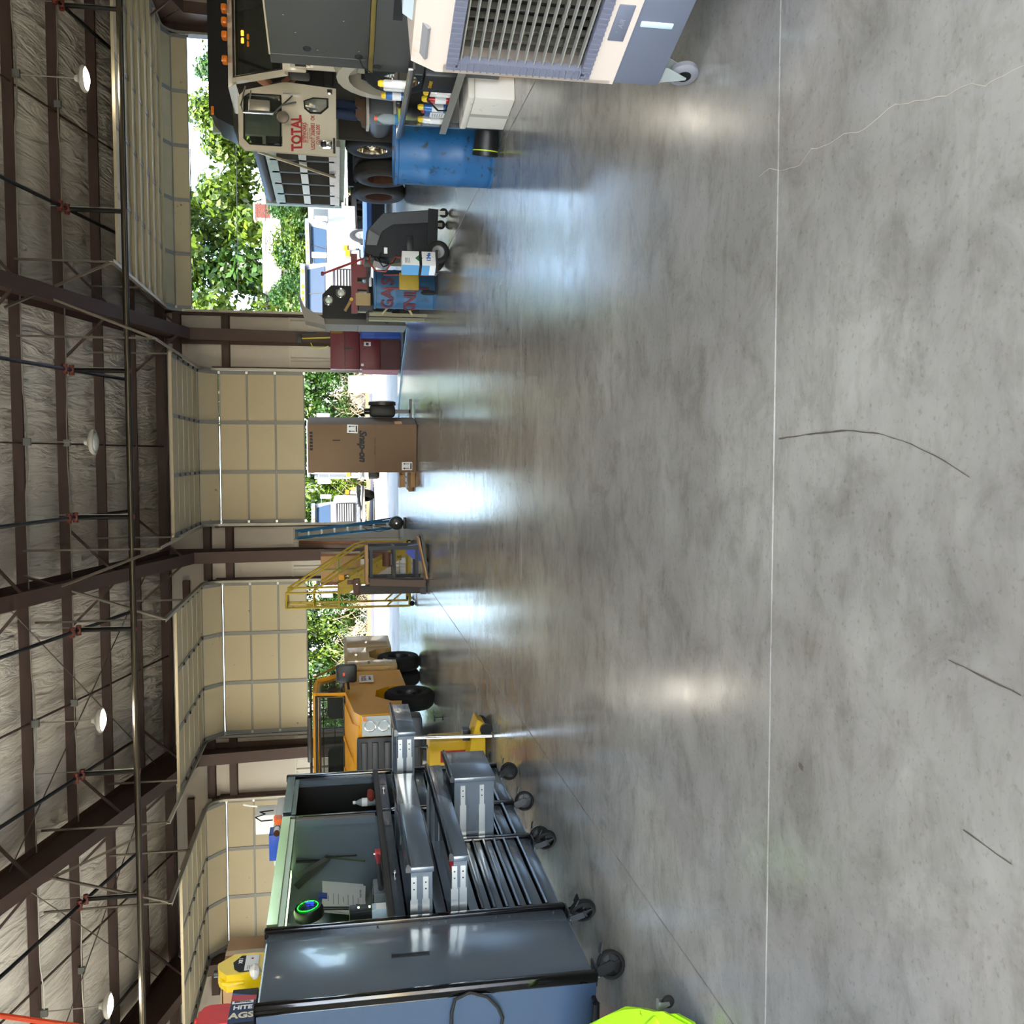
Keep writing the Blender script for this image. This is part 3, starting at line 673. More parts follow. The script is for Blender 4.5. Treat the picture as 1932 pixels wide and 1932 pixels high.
# casters
def caster(s_, o, swivel, parent):
    c = MB().span(cart_m(s_-.05, o-.05, .165), cart_m(s_+.05, o+.05, .175)).cyl(cart_m(s_, o, .14), cart_m(s_, o, .17), .03, seg=12).build('caster', BLACKM, parent)
    ca, sa = math.cos(swivel), math.sin(swivel); cx, cy = s_+ca*.03, -o+sa*.03
    ax = Vector((-sa, ca, 0)); ctr = Vector((cx, cy, .075))
    MB().lathe([(.054, -.02), (.056, -.026), (.066, -.026), (.075, -.016), (.075, .016), (.066, .026), (.056, .026), (.054, .02)], ctr, ax, 28).build('tyre', RUBBER, c)
    MB().lathe([(0, -.022), (.02, -.022), (.024, -.008), (.055, -.006), (.055, .006), (.024, .008), (.02, .022), (0, .022)], ctr, ax, 20).build('hub', mat('caster_hub', '#121314', .4, .3), c)
    for k in range(5):
        aa = 2*PI*k/5; dd = Vector((ca, sa, 0))*math.cos(aa)+Vector((0, 0, 1))*math.sin(aa); MB().bar(ctr+dd*.015, ctr+dd*.055, .012, .03, up=ax).build('spoke', mat('caster_hub'), c, smooth=False)
    for q in (-1, 1): MB().bar(ctr+ax*q*.033, Vector((s_, -o, .155))+ax*q*.033, .05, .004, up=ax).build('fork', BLACKM, c, smooth=False)
    MB().bar(ctr+Vector((ca*.06, sa*.06, .055)), ctr+Vector((ca*.11, sa*.11, .04)), .05, .008).build('brake_pedal', BLACKP, c, smooth=False)
for s_, o, w in ((.08, -.02, -1.2), (.70, -.02, -1.9), (1.75, -.03, -1.9), (1.92, -.09, -1.1), (2.52, -.05, -1.3), (3.2, -.05, -1.0), (.1, -.66, 1.0), (3.2, -.66, 1.0)): caster(s_, o, w, cart)
# rivets on the locker edge
for z in (.25, .52, .6, .9, 1.0, 1.04, 1.3, 1.62, 1.84): MB().cyl(cart_m(.715, .006, z), cart_m(.715, .009, z), .006, seg=8).build('rivet', BRUSHED, lk)
# push bar at the near end and power cord
pb = MB().tube([cart_m(-.07, -.10, .20), cart_m(-.07, -.60, .20)], .02, 10).build('push_bar', BLACKM, cart)
MB().tube([cart_m(-.02, -.60, .20), cart_m(-.07, -.60, .20)], .014, 8).tube([cart_m(-.02, -.10, .20), cart_m(-.07, -.10, .20)], .014, 8).build('bar_mount', BLACKM, pb)
for o in (-.2, -.32, -.44): MB().cyl(cart_m(-.07, o, .2), cart_m(-.07, o-.008, .2), .023, seg=10).build('grip_ring', RUBBER, pb)
loop = [(-.17, .958), (-.06, .955), (.0, .935), (.025, .86), (-.0, .77), (-.06, .715), (-.13, .686), (-.22, .70), (-.32, .80), (-.28, .92)]
MB().tube([cart_m(-.025-.01*math.sin(i*1.7), o-.03, z) for i, (o, z) in enumerate(loop)], .009, 8, closed=True).build('power_cord', RUBBER, cart)

def on_cart(name, label, cat, s_, o, z, rot=0.0):
    """a separate thing standing on or in the tool cabinet, its base given in the cabinet's frame"""
    p = Matrix.Translation((-2.756, 4.752, 0)) @ Matrix.Rotation(PI/2-A_, 4, 'Z') @ Vector(cart_m(s_, o, z))
    return thing(name, label, cat, p, PI/2-A_+rot)
# --- things on top (cabinet top z = 1.94); local x along the cabinet, -y to the aisle
t = on_cart('cardboard_box', 'small tan cardboard box on the tool cabinet behind the yellow jug', 'box', 1.0, -.38, 1.94)
MB().box((0, 0, .125), (.36, .30, .25), bev=.004).build('carton', CARD, t)
MB().box((0, -.151, .125), (.05, .002, .25)).build('tape', mat('tan_tape', '#b99b72', .4), t)
MB().box((-.1, 0, .252), (.18, .29, .004), rot=(0, .05, 0)).build('flap', CARD, t)
t = on_cart('yellow_jug', 'yellow plastic oil jug with black and white label on the tool cabinet', 'jug', .60, -.13, 1.94); t.scale = (.82, .82, .82)
YEL = mat('yellow_plastic', '#f2cf12', .35)
MB().prism([(-.125, 0), (.125, 0), (.135, .05), (.135, .2), (.06, .27), (.03, .30), (-.0, .30), (-.05, .285), (-.125, .23)], 'y', -.06, .06).build('body', YEL, t)
MB().cyl((.015, 0, .29), (.015, 0, .325), .024, seg=14).build('cap', BLACKP, t)
MB().tube([(-.06, 0, .27), (-.115, 0, .25), (-.13, 0, .19), (-.12, 0, .12)], .016, 8).build('handle', YEL, t)
lb_ = MB().prism([(-.10, .03), (.10, .03), (.10, .15), (.02, .20), (-.06, .185), (-.10, .15)], 'y', -.064, -.0605).build('label_black', INK, t)
MB().box((.0, -.0655, .075), (.19, .002, .09)).build('label_white', PAPER, t)
lettering('XII I', .036, (.03, -.066, .15), (1, 0, 0), (0, 0, 1), PAPER, t, bold=.0012)
for i in range(5): MB().box((-.06, -.0668, .05+.012*i), (.05, .001, .004)).build('label_text', mat('grey_print', '#8a8f94', .6), t, smooth=False)
MB().box((.05, -.0668, .075), (.016, .001, .016)).build('label_mark', REDINK, t, smooth=False)
t = on_cart('crumpled_rag', 'crumpled white paper rag beside the yellow jug', 'rag', .42, -.03, 1.94)
def rag(u, v):
    a = u*2*PI; r = .035*math.sin(PI*v)*(1+.35*noise.noise((math.cos(a)*2, math.sin(a)*2, v*5)))
    return (r*math.cos(a)*1.3, r*math.sin(a), .03-.028*math.cos(PI*v)*(1+.2*noise.noise((a, v*4, 3))))
MB().grid(rag, 16, 10).build('cloth', WHITE, t)
t = on_cart('rag_carton', 'navy and red rag carton lying on its side under the red can', 'carton', .12, -.20, 1.94); t.scale = (.76, .9, .76)
NAVY = mat('navy_print', '#1b2c55', .45); REDP = mat('red_print', '#b32a35', .4); BLUEP = mat('blue_print', '#2e5aa6', .4)
MB().box((0, 0, .085), (.42, .36, .17), bev=.005).build('carton', mat('carton_black', '#20242b', .5), t)
MB().box((-.06, -.181, .085), (.24, .002, .165)).build('print_navy', NAVY, t, smooth=False)
MB().prism([(.06, .005), (.115, .005), (.135, .165), (.06, .165)], 'y', -.1835, -.1815).build('print_red', REDP, t, smooth=False)
MB().prism([(.115, .03), (.16, .165), (.135, .165)], 'y', -.1835, -.1815).build('print_blue', BLUEP, t, smooth=False)
MB().box((.045, -.1825, .09), (.03, .002, .14), bev=.0009).build('print_band', PAPER, t, smooth=False)
lettering('ESSIONAL', .025, (.045, -.1845, .09), (0, 0, -1), (1, 0, 0), INK, t, bold=.0006)
lettering('HITE', .060, (-.02, -.184, .085), (0, 0, -1), (1, 0, 0), PAPER, t, bold=.002)
lettering('AGS', .085, (-.11, -.184, .085), (0, 0, -1), (1, 0, 0), mat('cream_print', '#ded3bc', .5), t, bold=.003)
t = on_cart('red_can', 'red plastic fuel can standing on the rag carton', 'can', .12, -.12, 2.07); t.scale = (.75, .75, .62)
REDC = mat('red_can_plastic', '#d2262b', .4)
MB().prism([(-.11, 0), (.10, 0), (.11, .03), (.11, .17), (.09, .215), (.05, .235), (.04, .25), (-.11, .25), (-.115, .03)], 'y', -.075, .075).build('body', REDC, t)
MB().cyl((.045, 0, .23), (.045, 0, .285), .032, .026, seg=14).build('spout', REDC, t)
MB().tube([(-.02, 0, .25), (-.03, 0, .29), (-.1, 0, .29), (-.105, 0, .24)], .013, 8).build('handle', REDC, t)
for k in (-.05, .0, .05): MB().box((-.115, 0, .14+k), (.01, .12, .02)).build('rib', REDC, t, smooth=False)
t = on_cart('black_case', 'black plastic tool case lying behind the red can', 'case', .32, -.56, 1.94)
MB().box((0, 0, .10), (.5, .24, .20), bev=.03).build('shell', BLACKP, t); MB().box((0, -.125, .12), (.12, .02, .03), bev=.005).build('latch', BLACKM, t)
t = on_cart('rope_coil', 'frayed brown rope hanging over the back edge of the hutch roof', 'rope', 1.15, -.55, 1.94)
mb = MB()
for k in range(9):
    x = random.uniform(-.14, .14); mb.tube([(x+random.uniform(-.03, .03), random.uniform(-.06, .06), .012+.05*abs(math.sin(j*.8+k))) if j else (x, 0, .012) for j in range(6)], .008, 5)
pts = [(.12*math.cos(a*.7)*(1+.1*math.sin(a*3)), .12*math.sin(a*.7), .02+.004*a) for a in range(40)]
mb.tube(pts, .012, 6).build('strands', mat('brown_rope', '#5e5238', .9, var=.3, vscale=60), t)
t = on_cart('white_tray', 'white plastic tray box with a cable on the far end of the hutch roof', 'tray', 2.95, -.30, 1.94)
MB().box((0, 0, .04), (.62, .32, .08), bev=.015).build('tray', WHITE, t); MB().box((.12, -.05, .16), (.22, .16, .16), bev=.01).build('upper_box', WHITE, t)
MB().tube([(-.2, -.17, .09), (-.28, -.2, .17), (-.2, -.2, .22), (-.12, -.19, .15), (-.02, -.17, .2), (.05, -.15, .1)], .005, 6).build('cable', RUBBER, t)
MB().tube([(.24, -.1, .1), (.3, -.1, .3), (.34, -.1, .36)], .008, 6).build('wire', WHITE, t)
for i, (s_, c, h, lab) in enumerate(((2.56, '#1f52b8', .10, 'bright blue parts box on the hutch roof'), (2.74, '#2c3f8c', .06, 'flat indigo box beside the bright blue parts box'))):
    t = on_cart('parts_box', lab, 'box', s_, -.24, 1.94); m_ = mat('box_blue_%d' % i, c, .4)
    MB().box((0, 0, h/2), (.15 if i else .16, .2, h), bev=.004).build('carton', m_, t); MB().box((0, -.101, h/2), (.06, .002, h*.3)).build('label_print', PAPER, t, smooth=False)
t = on_cart('red_pliers', 'red handled pliers lying before the white tray', 'pliers', 2.62, -.08, 1.94)
MB().tube([(-.1, 0, .01), (0, .012, .012), (.05, 0, .012)], .008, 6).tube([(-.1, .03, .01), (0, .018, .012), (.05, .03, .012)], .008, 6).build('grips', mat('red_grip', '#9c2630', .5), t); MB().box((.08, .015, .012), (.06, .02, .014)).build('jaws', BRUSHED, t)
t = on_cart('orange_clip', 'orange plastic clip standing on the hutch door edge', 'clip', 2.42, -.0, 1.94)
MB().prism([(-.04, 0), (.04, 0), (.05, .05), (.02, .06), (.0, .03), (-.04, .05)], 'y', -.02, .02).build('body', mat('orange_plastic', '#f06a1c', .4), t)
t = on_cart('brown_vial', 'small brown bottle with white label on the hutch door edge', 'bottle', 2.22, -.0, 1.94)
MB().cyl((-.05, 0, .022), (.05, 0, .022), .022, seg=14).cyl((.05, 0, .022), (.07, 0, .022), .012, seg=10).build('glass', mat('brown_glass', '#4a2418', .2), t)
MB().cyl((-.035, 0, .022), (.03, 0, .022), .0228, seg=14).build('label_wrap', PAPER, t)
# --- things in the hutch (worktop z = 1.20)
t = on_cart('water_bottle', 'clear water bottle with white label in the dark hutch bay', 'bottle', 2.92, -.10, 1.20)
CLEAR = mat('clear_plastic', '#c4d3d8', .12, trans=.5, ior=1.2)
def bottle(t, r, h, capm, labm, lz0, lz1, bm=None):
    MB().lathe([(0, 0), (r*.9, 0), (r, r*.2), (r, h*.25), (r*.93, h*.28), (r, h*.31), (r, h*.62), (r*.8, h*.74), (r*.36, h*.88), (r*.36, h*.92), (0, h*.92)], seg=18).build('body', bm or CLEAR, t)
    MB().cyl((0, 0, h*.9), (0, 0, h), r*.42, seg=14).build('cap', capm, t)
    MB().lathe([(r*1.01, h*lz0), (r*1.02, h*lz1)], seg=18).build('label_wrap', labm, t)
bottle(t, .033, .21, WHITE, PAPER, .45, .66)
t = on_cart('shop_rag', 'crumpled dark red shop rag on the worktop rail', 'rag', 2.80, .0, 1.238)
def rag2(u, v):
    a = u*2*PI; r = .05*math.sin(PI*v)*(1+.4*noise.noise((math.cos(a)*2+9, math.sin(a)*2, v*5)))
    return (r*math.cos(a)*2.0, r*math.sin(a)*.7, .03-.03*math.cos(PI*v)*(1+.25*noise.noise((a, v*4, 8))))
MB().grid(rag2, 18, 10).build('cloth', mat('red_cloth', '#7c2a24', .9), t)
t = on_cart('paper_sheets', 'white printed sheets held by a blue clip on the hutch back', 'paper', 2.12, -.50, 1.33, 0)
MB().box((0, 0, .16), (.46, .004, .31), rot=(.18, .04, 0)).box((.03, .004, .16), (.46, .003, .31), rot=(.18, -.03, 0)).build('sheets', PAPER, t, smooth=False)
MB().box((.0, -.03, .31), (.07, .02, .06), rot=(.18, 0, 0)).build('clip', mat('blue_clip', '#1f3f9e', .35), t)
for i in range(7): MB().box((-.03, -.004+(.27-.035*i-.15)*-.18, .27-.035*i), (.16 if i % 3 else .08, .001, .004), rot=(.18, 0, 0)).build('print_line', mat('grey_print'), t, smooth=False)
MB().box((-.09, .016, .06), (.035, .002, .03), rot=(.18, 0, 0)).build('print_logo', INK, t, smooth=False)
lettering('Work Order', .022, (.05, -.002, .04), (1, 0, 0), (0, .18, 1), mat('grey_print'), t)
t = on_cart('ratchet', 'long ratchet with red head lying along the worktop rail', 'ratchet', 1.62, -.0, 1.238)
MB().tube([(-.42, 0, .022), (-.1, 0, .022)], .018, 8).build('grip', BLACKP, t); MB().tube([(-.1, 0, .022), (.06, 0, .022)], .014, 8).build('shank', mat('red_grip'), t)
MB().cyl((.09, 0, .004), (.09, 0, .04), .032, seg=16).build('head', mat('red_grip'), t); MB().cyl((.09, 0, .04), (.09, 0, .05), .012, seg=10).build('knob', CHROME, t)
t = on_cart('round_fan', 'black round desk fan with green and blue lights in the hutch', 'fan', 1.72, -.36, 1.20)
MB().lathe([(.0, .02), (.09, .02), (.10, .0), (.10, -.05), (.085, -.06), (.0, -.06)], (0, 0, .53), (0, -1, .15), 26).build('housing', BLACKP, t)
MB().lathe([(.066, .024), (.069, .028), (.072, .024)], (0, 0, .53), (0, -1, .15), 26).build('light_ring', mat('green_led', '#20ff40', .3, emit='#20ff40', estr=1.6), t)
MB().box((0.02, -.03, .52), (.04, .01, .05)).build('display', mat('blue_led', '#2030ff', .3, emit='#2030ff', estr=1.5), t)
MB().tube([(0, 0, .44), (0, .02, .2), (0, 0, .012)], .012, 8).lathe([(0, 0), (.07, 0), (.07, .012), (0, .02)]).build('stand', BLACKM, t)
for k in range(8): MB().bar((0, -.035, .53), (.08*math.cos(k*PI/4), -.035, .53+.08*math.sin(k*PI/4)), .004).build('grille_spoke', BLACKM, t, smooth=False)
t = on_cart('charger_dock', 'black battery charger dock with three green lamps in the hutch', 'charger', 1.28, -.20, 1.20)
MB().box((0, 0, .13), (.1, .09, .26), bev=.012).build('case', BLACKP, t)
for k in range(3): MB().box((.0, -.046, .06+.07*k), (.02, .004, .01)).build('indicator', mat('green_white_led'), t, smooth=False)
t = on_cart('fuse_box', 'grey plastic organizer with slots beside the ratchet', 'organizer', 1.42, -.16, 1.20)
MB().box((0, 0, .05), (.22, .14, .10), bev=.006).build('case', mat('grey_plastic', '#5f666e', .45), t)
for k in range(3): MB().box((-.07+.07*k, 0, .102), (.05, .12, .006)).build('slot', BLACKP, t, smooth=False)
t = on_cart('spray_bottle', 'pale green spray bottle in the corner of the hutch', 'bottle', 1.36, -.24, 1.20)
MB().lathe([(0, 0), (.035, 0), (.037, .02), (.037, .10), (.015, .14), (.015, .16), (0, .16)], seg=16).build('body', mat('pale_green_plastic', '#cfe6c6', .35), t)
MB().box((0, -.02, .175), (.024, .07, .03), bev=.006).build('trigger_head', mat('pale_green_plastic'), t)
t = on_cart('label_box', 'pale blue carton with printed label at the near hutch corner', 'box', 1.10, -.10, 1.20)
MB().box((0, 0, .06), (.09, .07, .12), bev=.004).build('carton', mat('pale_blue_card', '#b9d2e2', .5), t); MB().box((0, -.036, .06), (.07, .002, .07)).build('label_print', PAPER, t, smooth=False)
t = on_cart('socket_tray', 'tray of loose sockets and bits in the hutch', 'tray', 1.52, -.34, 1.20)
MB().box((0, 0, .008), (.22, .16, .016), bev=.003).build('tray', BLACKM, t)
for k in range(14): MB().cyl((random.uniform(-.09, .09), random.uniform(-.06, .06), .016), (random.uniform(-.09, .09), random.uniform(-.06, .06), .05+random.uniform(0, .08)), random.uniform(.008, .014), seg=8).build('socket', BRUSHED, t)
# --- drawer contents
RTOOL = mat('red_tool_grip', '#b3222a', .45)
t = on_cart('plier_set', 'rows of red handled pliers packed in the second open drawer', 'pliers', 1.15, .16, .772)
for k in range(13):
    x = -.26+.045*k
    MB().tube([(x, -.12, .03), (x+.012, -.02, .045), (x+.01, .1, .03)], .009, 6).tube([(x+.02, -.12, .035), (x+.01, -.02, .045), (x+.01, .1, .03)], .009, 6).build('grip', RTOOL, t)
t = on_cart('screwdriver_set', 'screwdrivers with blue handles in the top open drawer', 'screwdriver', 1.05, .12, .98)
for k in range(9):
    x = -.16+.036*k; MB().tube([(x, -.12, .03), (x, .0, .03)], .012, 6).build('handle', mat('blue_grip', '#1d3fae', .4) if k % 4 else mat('orange_plastic'), t); MB().tube([(x, .0, .03), (x, .12, .03)], .004, 5).build('blade', BRUSHED, t)
# ------------------------------------------------------------------ dump truck parked nose-in, front towards the camera
CREAM = mat('cream_truck_paint', '#c3bcab', .25, coat=.4, var=.03)
TRUCKB = mat('truck_frame_black', '#201f1e', .7, var=.2)
SAGE = mat('sage_body_paint', '#8fa08c', .5, var=.1, dirt='#b8aea0', dscale=5)
ALUM = mat('worn_aluminium', '#c2beb6', .35, .6, var=.2, vscale=5, dirt='#8d6a62', dscale=5, dth=(.6, .75))
tk = thing('dump_truck', 'cream dump truck with open door parked nose first in the wide doorway', 'truck', (6.85, 17.5, 0), world=True)
def wheel(parent, c, r, w, axis, rim, deep=.0, m=None, lugs=0, name='wheel'):
    """tyre with its rim and hub; axis points outwards"""
    ax = Vector(axis); c = Vector(c)
    t_ = MB().lathe([(r*.56, -w/2), (r*.9, -w/2), (r*.985, -w*.38), (r, -w*.3), (r, w*.3), (r*.985, w*.38), (r*.9, w/2), (r*.72, w*.52), (r*.56, w*.46), (r*.56, -w/2)], c, ax, 32).build(name, m or RUBBER, parent)
    for k in (-.22, 0, .22): MB().lathe([(r*.985, k*w-.006), (r*1.006, k*w-.012), (r*1.006, k*w+.012), (r*.985, k*w+.006)], c, ax, 32).build('tread_rib', m or RUBBER, t_)
    MB().lathe([(r*.56, w*.46), (r*.53, w*.42), (r*.50, w*.2-deep), (r*.3, w*.1-deep), (0, w*.1-deep)], c, ax, 28).build('rim', rim, t_)
    MB().lathe([(r*.17, w*.1-deep), (r*.17, w*.28-deep), (r*.12, w*.36-deep), (0, w*.36-deep)], c, ax, 16).build('hub', rim, t_)
    q = ax.to_track_quat('Z', 'Y').to_matrix()
    for k in range(lugs):
        a = 2*PI*k/lugs; p = c+q @ Vector((r*.33*math.cos(a), r*.33*math.sin(a), w*.1-deep)); MB().cyl(p, p+ax*.035, .016, seg=6).build('lug_nut', CHROME, t_)
    return t_
RUST = mat('rusty_rim', '#5a3c2c', .8, var=.25, vscale=6); ALRIM = mat('polished_rim', '#d8cdb8', .15, 1.0)
L_ = (-1, 0, 0); Rr = (1, 0, 0)
for X_, ax in ((5.75, L_), (7.95, Rr)):
    wheel(tk, (X_, 14.7, .52), .52, .30, ax, ALRIM, lugs=10)
    wheel(tk, (X_+(.12 if ax[0] < 0 else -.12), 18.42, .80), .50, .30, ax, ALRIM, .02, lugs=10)
    for y in (19.93, 21.25):
        wheel(tk, (X_-.0, y, .55), .55, .28, ax, RUST, .10, RUBBERD); wheel(tk, (X_-ax[0]*.33, y, .55), .55, .28, ax, RUST, .10, RUBBERD)
MB().span((6.42, 13.2, .72), (6.55, 22.2, .98)).build('frame_rail', TRUCKB, tk, smooth=False)
MB().span((7.15, 13.2, .72), (7.28, 22.2, .98)).build('frame_rail', TRUCKB, tk, smooth=False)
for y in (14.7, 18.42, 19.93, 21.25): MB().tube([(5.9, y, .8 if y == 18.42 else .55), (7.8, y, .8 if y == 18.42 else .55)], .09, 10).build('axle', TRUCKB, tk)
MB().span((6.2, 19.3, .4), (7.5, 21.8, 1.1), bev=.05).build('suspension', TRUCKB, tk)
# bumper, grille (behind the grey cabinet), hood, fenders
MB().span((5.65, 12.75, .45), (8.05, 12.95, .85), bev=.05).build('bumper', CHROME, tk)
MB().prism([(13.0, .95), (13.0, 1.80), (13.2, 1.92), (15.15, 2.14), (15.15, .95)], 'x', 5.86, 7.84).build('hood', CREAM, tk)
MB().span((6.25, 12.96, 1.0), (7.45, 13.0, 1.78)).build('grille', CHROME, tk)
for X_, sx_ in ((5.62, 1), (8.08, -1)):
    o_ = [(14.72+.80*math.cos(a), .68+.78*math.sin(a)) for a in [PI*k/12 for k in range(13)]]; i_ = [(14.72+.66*math.cos(a), .66+.62*math.sin(a)) for a in [PI*k/12 for k in range(13)]]
    MB().prism([(15.56, .46)]+o_+[(13.9, .46), (14.04, .46)]+i_[::-1]+[(15.40, .46)], 'x', X_, X_+sx_*.55).build('fender', CREAM, tk)
    MB().span((X_+sx_*.1, 13.9, 1.12), (X_+sx_*.62, 15.0, 1.5), bev=.12).build('fender_top', CREAM, tk)
    MB().box((X_+sx_*.02, 14.15, 1.36), (.03, .13, .07), bev=.02).build('side_marker', AMBER, tk)
hv = MB().box((5.84, 14.72, 1.93), (.03, .50, .28), bev=.008).build('hood_vent', CHROME, tk)
for k in range(3): MB().box((5.823, 14.60+.15*k, 1.95), (.01, .065, .22)).build('vent_slot', INK, hv, smooth=False)
lettering('W S', .10, (5.818, 14.88, 1.86), (0, -1, 0), (0, 0, 1), CHROME, hv, 'badge_lettering', bold=.003)
# cab: shell, roof, windscreen, pillars, interior
MB().prism([(15.15, 1.0), (16.9, 1.0), (16.9, 2.95), (16.7, 3.08), (15.75, 3.08), (15.62, 3.0), (15.16, 2.24)], 'x', 7.84, 7.90).build('cab_side', CREAM, tk, smooth=False)
MB().span((5.80, 16.86, 1.0), (7.90, 16.92, 3.05)).build('cab_back', mat('cab_trim', '#4a4741', .7), tk, smooth=False)
MB().prism([(15.58, 2.98), (15.75, 3.11), (16.9, 3.13), (16.95, 2.96)], 'x', 5.74, 7.96).build('cab_roof', CREAM, tk)
MB().span((5.80, 15.2, 1.0), (7.90, 16.9, 1.08)).build('cab_floor', TRUCKB, tk, smooth=False)
MB().span((5.82, 15.10, 1.9), (7.88, 15.2, 2.26), bev=.03).build('cowl', CREAM, tk)
for X_ in (5.79, 7.85): MB().bar((X_+.03, 15.17, 2.20), (X_+.03, 15.66, 3.02), .09, .09).build('pillar', CREAM, tk)
MB().bar((6.85, 15.17, 2.26), (6.85, 15.64, 2.98), .03, .03).build('pillar', TRUCKB, tk)
ws = MB().poly([(5.86, 15.17, 2.28), (7.84, 15.17, 2.28), (7.84, 15.61, 2.97), (5.86, 15.61, 2.97)]).build('windscreen', mat('windscreen_glass', '#10160f', .04, 0, .9, alpha=.82), tk)
MB().tube([(5.85, 15.14, 2.26), (7.85, 15.14, 2.26), (7.85, 15.62, 3.0), (5.85, 15.62, 3.0)], .03, 8, closed=True).build('windscreen_seal', RUBBER, tk)
MB().bar((6.15, 15.12, 2.33), (6.9, 15.27, 2.49), .03, .02).build('wiper', BLACKM, tk)
MB().span((5.84, 15.25, 1.85), (7.86, 15.6, 2.18), bev=.05).build('dashboard', BLACKP, tk)
for X_ in (6.3, 7.4):
    MB().span((X_-.25, 16.2, 1.5), (X_+.25, 16.65, 1.65), bev=.05).span((X_-.25, 16.6, 1.6), (X_+.25, 16.75, 2.5), bev=.05).build('seat', mat('seat_vinyl', '#3a3936', .7), tk)
for k, X_ in enumerate((6.18, 6.55, 6.76, 6.96, 7.5)): MB().box((X_, 15.82, 3.16), (.11, .16, .09), bev=.025).build('roof_marker', AMBER, tk)
for X_ in (6.35, 6.46): MB().box((X_, 15.46, 2.86), (.08, .03, .04), bev=.01).build('cab_lamp', AMBERLIT, tk)
# open passenger door, swung forward to face the camera (plane y = 15.75)
dr = MB().prism([(4.79, 2.30), (4.77, 1.47), (5.82, 1.46), (5.87, 2.19), (5.86, 2.30)], 'y', 15.72, 15.79).build('door', CREAM, tk, ang=30)
for q in ([(4.79, 2.30), (4.88, 2.30), (4.89, 2.80), (4.97, 2.88), (5.62, 2.87), (5.71, 2.86), (5.60, 2.97), (4.88, 2.96), (4.80, 2.88)], [(5.86, 2.30), (5.66, 2.30), (5.65, 2.80), (5.62, 2.87), (5.71, 2.86)]):
    MB().prism(q, 'y', 15.72, 15.79).build('door_frame', CREAM, dr, smooth=False)
WN = [(5.65, 2.80), (5.66, 2.32), (4.88, 2.33), (4.89, 2.80), (4.97, 2.88), (5.60, 2.87)]
MB().tube([(p[0], 15.72, p[1]) for p in WN], .016, 6, closed=True).build('window_seal', RUBBER, dr)
MB().prism(WN, 'y', 15.74, 15.746).build('window', mat('door_glass', '#1d2722', .03, 0, .6, alpha=.3), dr, smooth=False)
PW = [(5.6, 1.97), (5.66, 1.82), (5.66, 1.58), (5.52, 1.58), (5.41, 1.70), (5.41, 1.87), (5.48, 1.96)]
MB().prism(PW, 'y', 15.705, 15.719).build('peep_window_seal', RUBBER, dr, smooth=False)
cx_ = sum(p[0] for p in PW)/7; cz_ = sum(p[1] for p in PW)/7
MB().prism([(cx_+(p[0]-cx_)*.80, cz_+(p[1]-cz_)*.85) for p in PW], 'y', 15.698, 15.704).build('peep_window', mat('peep_glass', '#59605b', .05, 0, .9), dr, smooth=False)
MB().box((4.94, 15.71, 1.63), (.14, .03, .20), bev=.02).build('door_handle', CHROME, dr); MB().box((4.94, 15.692, 1.66), (.09, .02, .08), bev=.01).build('handle_paddle', BLACKM, dr)
MB().box((4.93, 15.712, 1.50), (.24, .015, .035)).build('lower_latch', BLACKP, dr, smooth=False)
MB().box((5.76, 15.712, 1.56), (.08, .015, .08), bev=.005).build('step_lamp', CHROME, dr)
lettering('TOTAL', .215, (5.10, 15.715, 2.075), (1, 0, 0), (0, 0, 1), REDINK, dr, shear=-.1, bold=.009, sx=.80)
MB().box((5.10, 15.717, 2.005), (.46, .004, .02)).build('logo_stroke', REDINK, dr, smooth=False)
lettering('SITEWORKS', .085, (5.11, 15.715, 1.955), (1, 0, 0), (0, 0, 1), REDINK, dr, bold=.002, sx=.68)
lettering('OKLAHOMA CITY, OK', .030, (5.10, 15.715, 1.91), (1, 0, 0), (0, 0, 1), REDINK, dr)
lettering('405.212.5008', .032, (5.10, 15.715, 1.875), (1, 0, 0), (0, 0, 1), REDINK, dr)
lettering('USDOT 3068883', .088, (5.06, 15.715, 1.825), (1, 0, 0), (0, 0, 1), REDINK, dr, bold=.001, sx=.66); lettering('OK', .088, (5.345, 15.715, 1.825), (1, 0, 0), (0, 0, 1), REDINK, dr, bold=.001, sx=.66)
lettering('GVW 65,000', .088, (5.09, 15.715, 1.745), (1, 0, 0), (0, 0, 1), REDINK, dr, bold=.001, sx=.66)
mr_ = MB().tube([(5.70, 15.55, 2.84), (5.36, 15.42, 2.90), (5.26, 15.40, 2.86), (5.26, 15.40, 2.42), (5.32, 15.40, 2.36), (5.64, 15.66, 2.14)], .014, 8).tube([(5.66, 15.6, 2.76), (5.28, 15.42, 2.78)], .012, 8).build('mirror_bracket', BRUSHED, dr)
MB().box((5.38, 15.42, 2.62), (.17, .05, .32), bev=.02).build('mirror', mat('mirror_shell', '#8c877c', .35, .5), mr_); MB().lathe([(0, .03), (.085, .02), (.095, 0), (0, -.02)], (5.22, 15.40, 2.27), (0, -1, 0), 20).build('convex_mirror', mat('mirror_back', '#6f675d', .4, .3), mr_)
MB().bar((5.48, 15.60, 2.28), (5.55, 15.66, 2.08), .02).bar((5.68, 15.69, 2.28), (5.68, 15.70, 2.02), .03, .02).build('mirror_stay', BRUSHED, mr_)
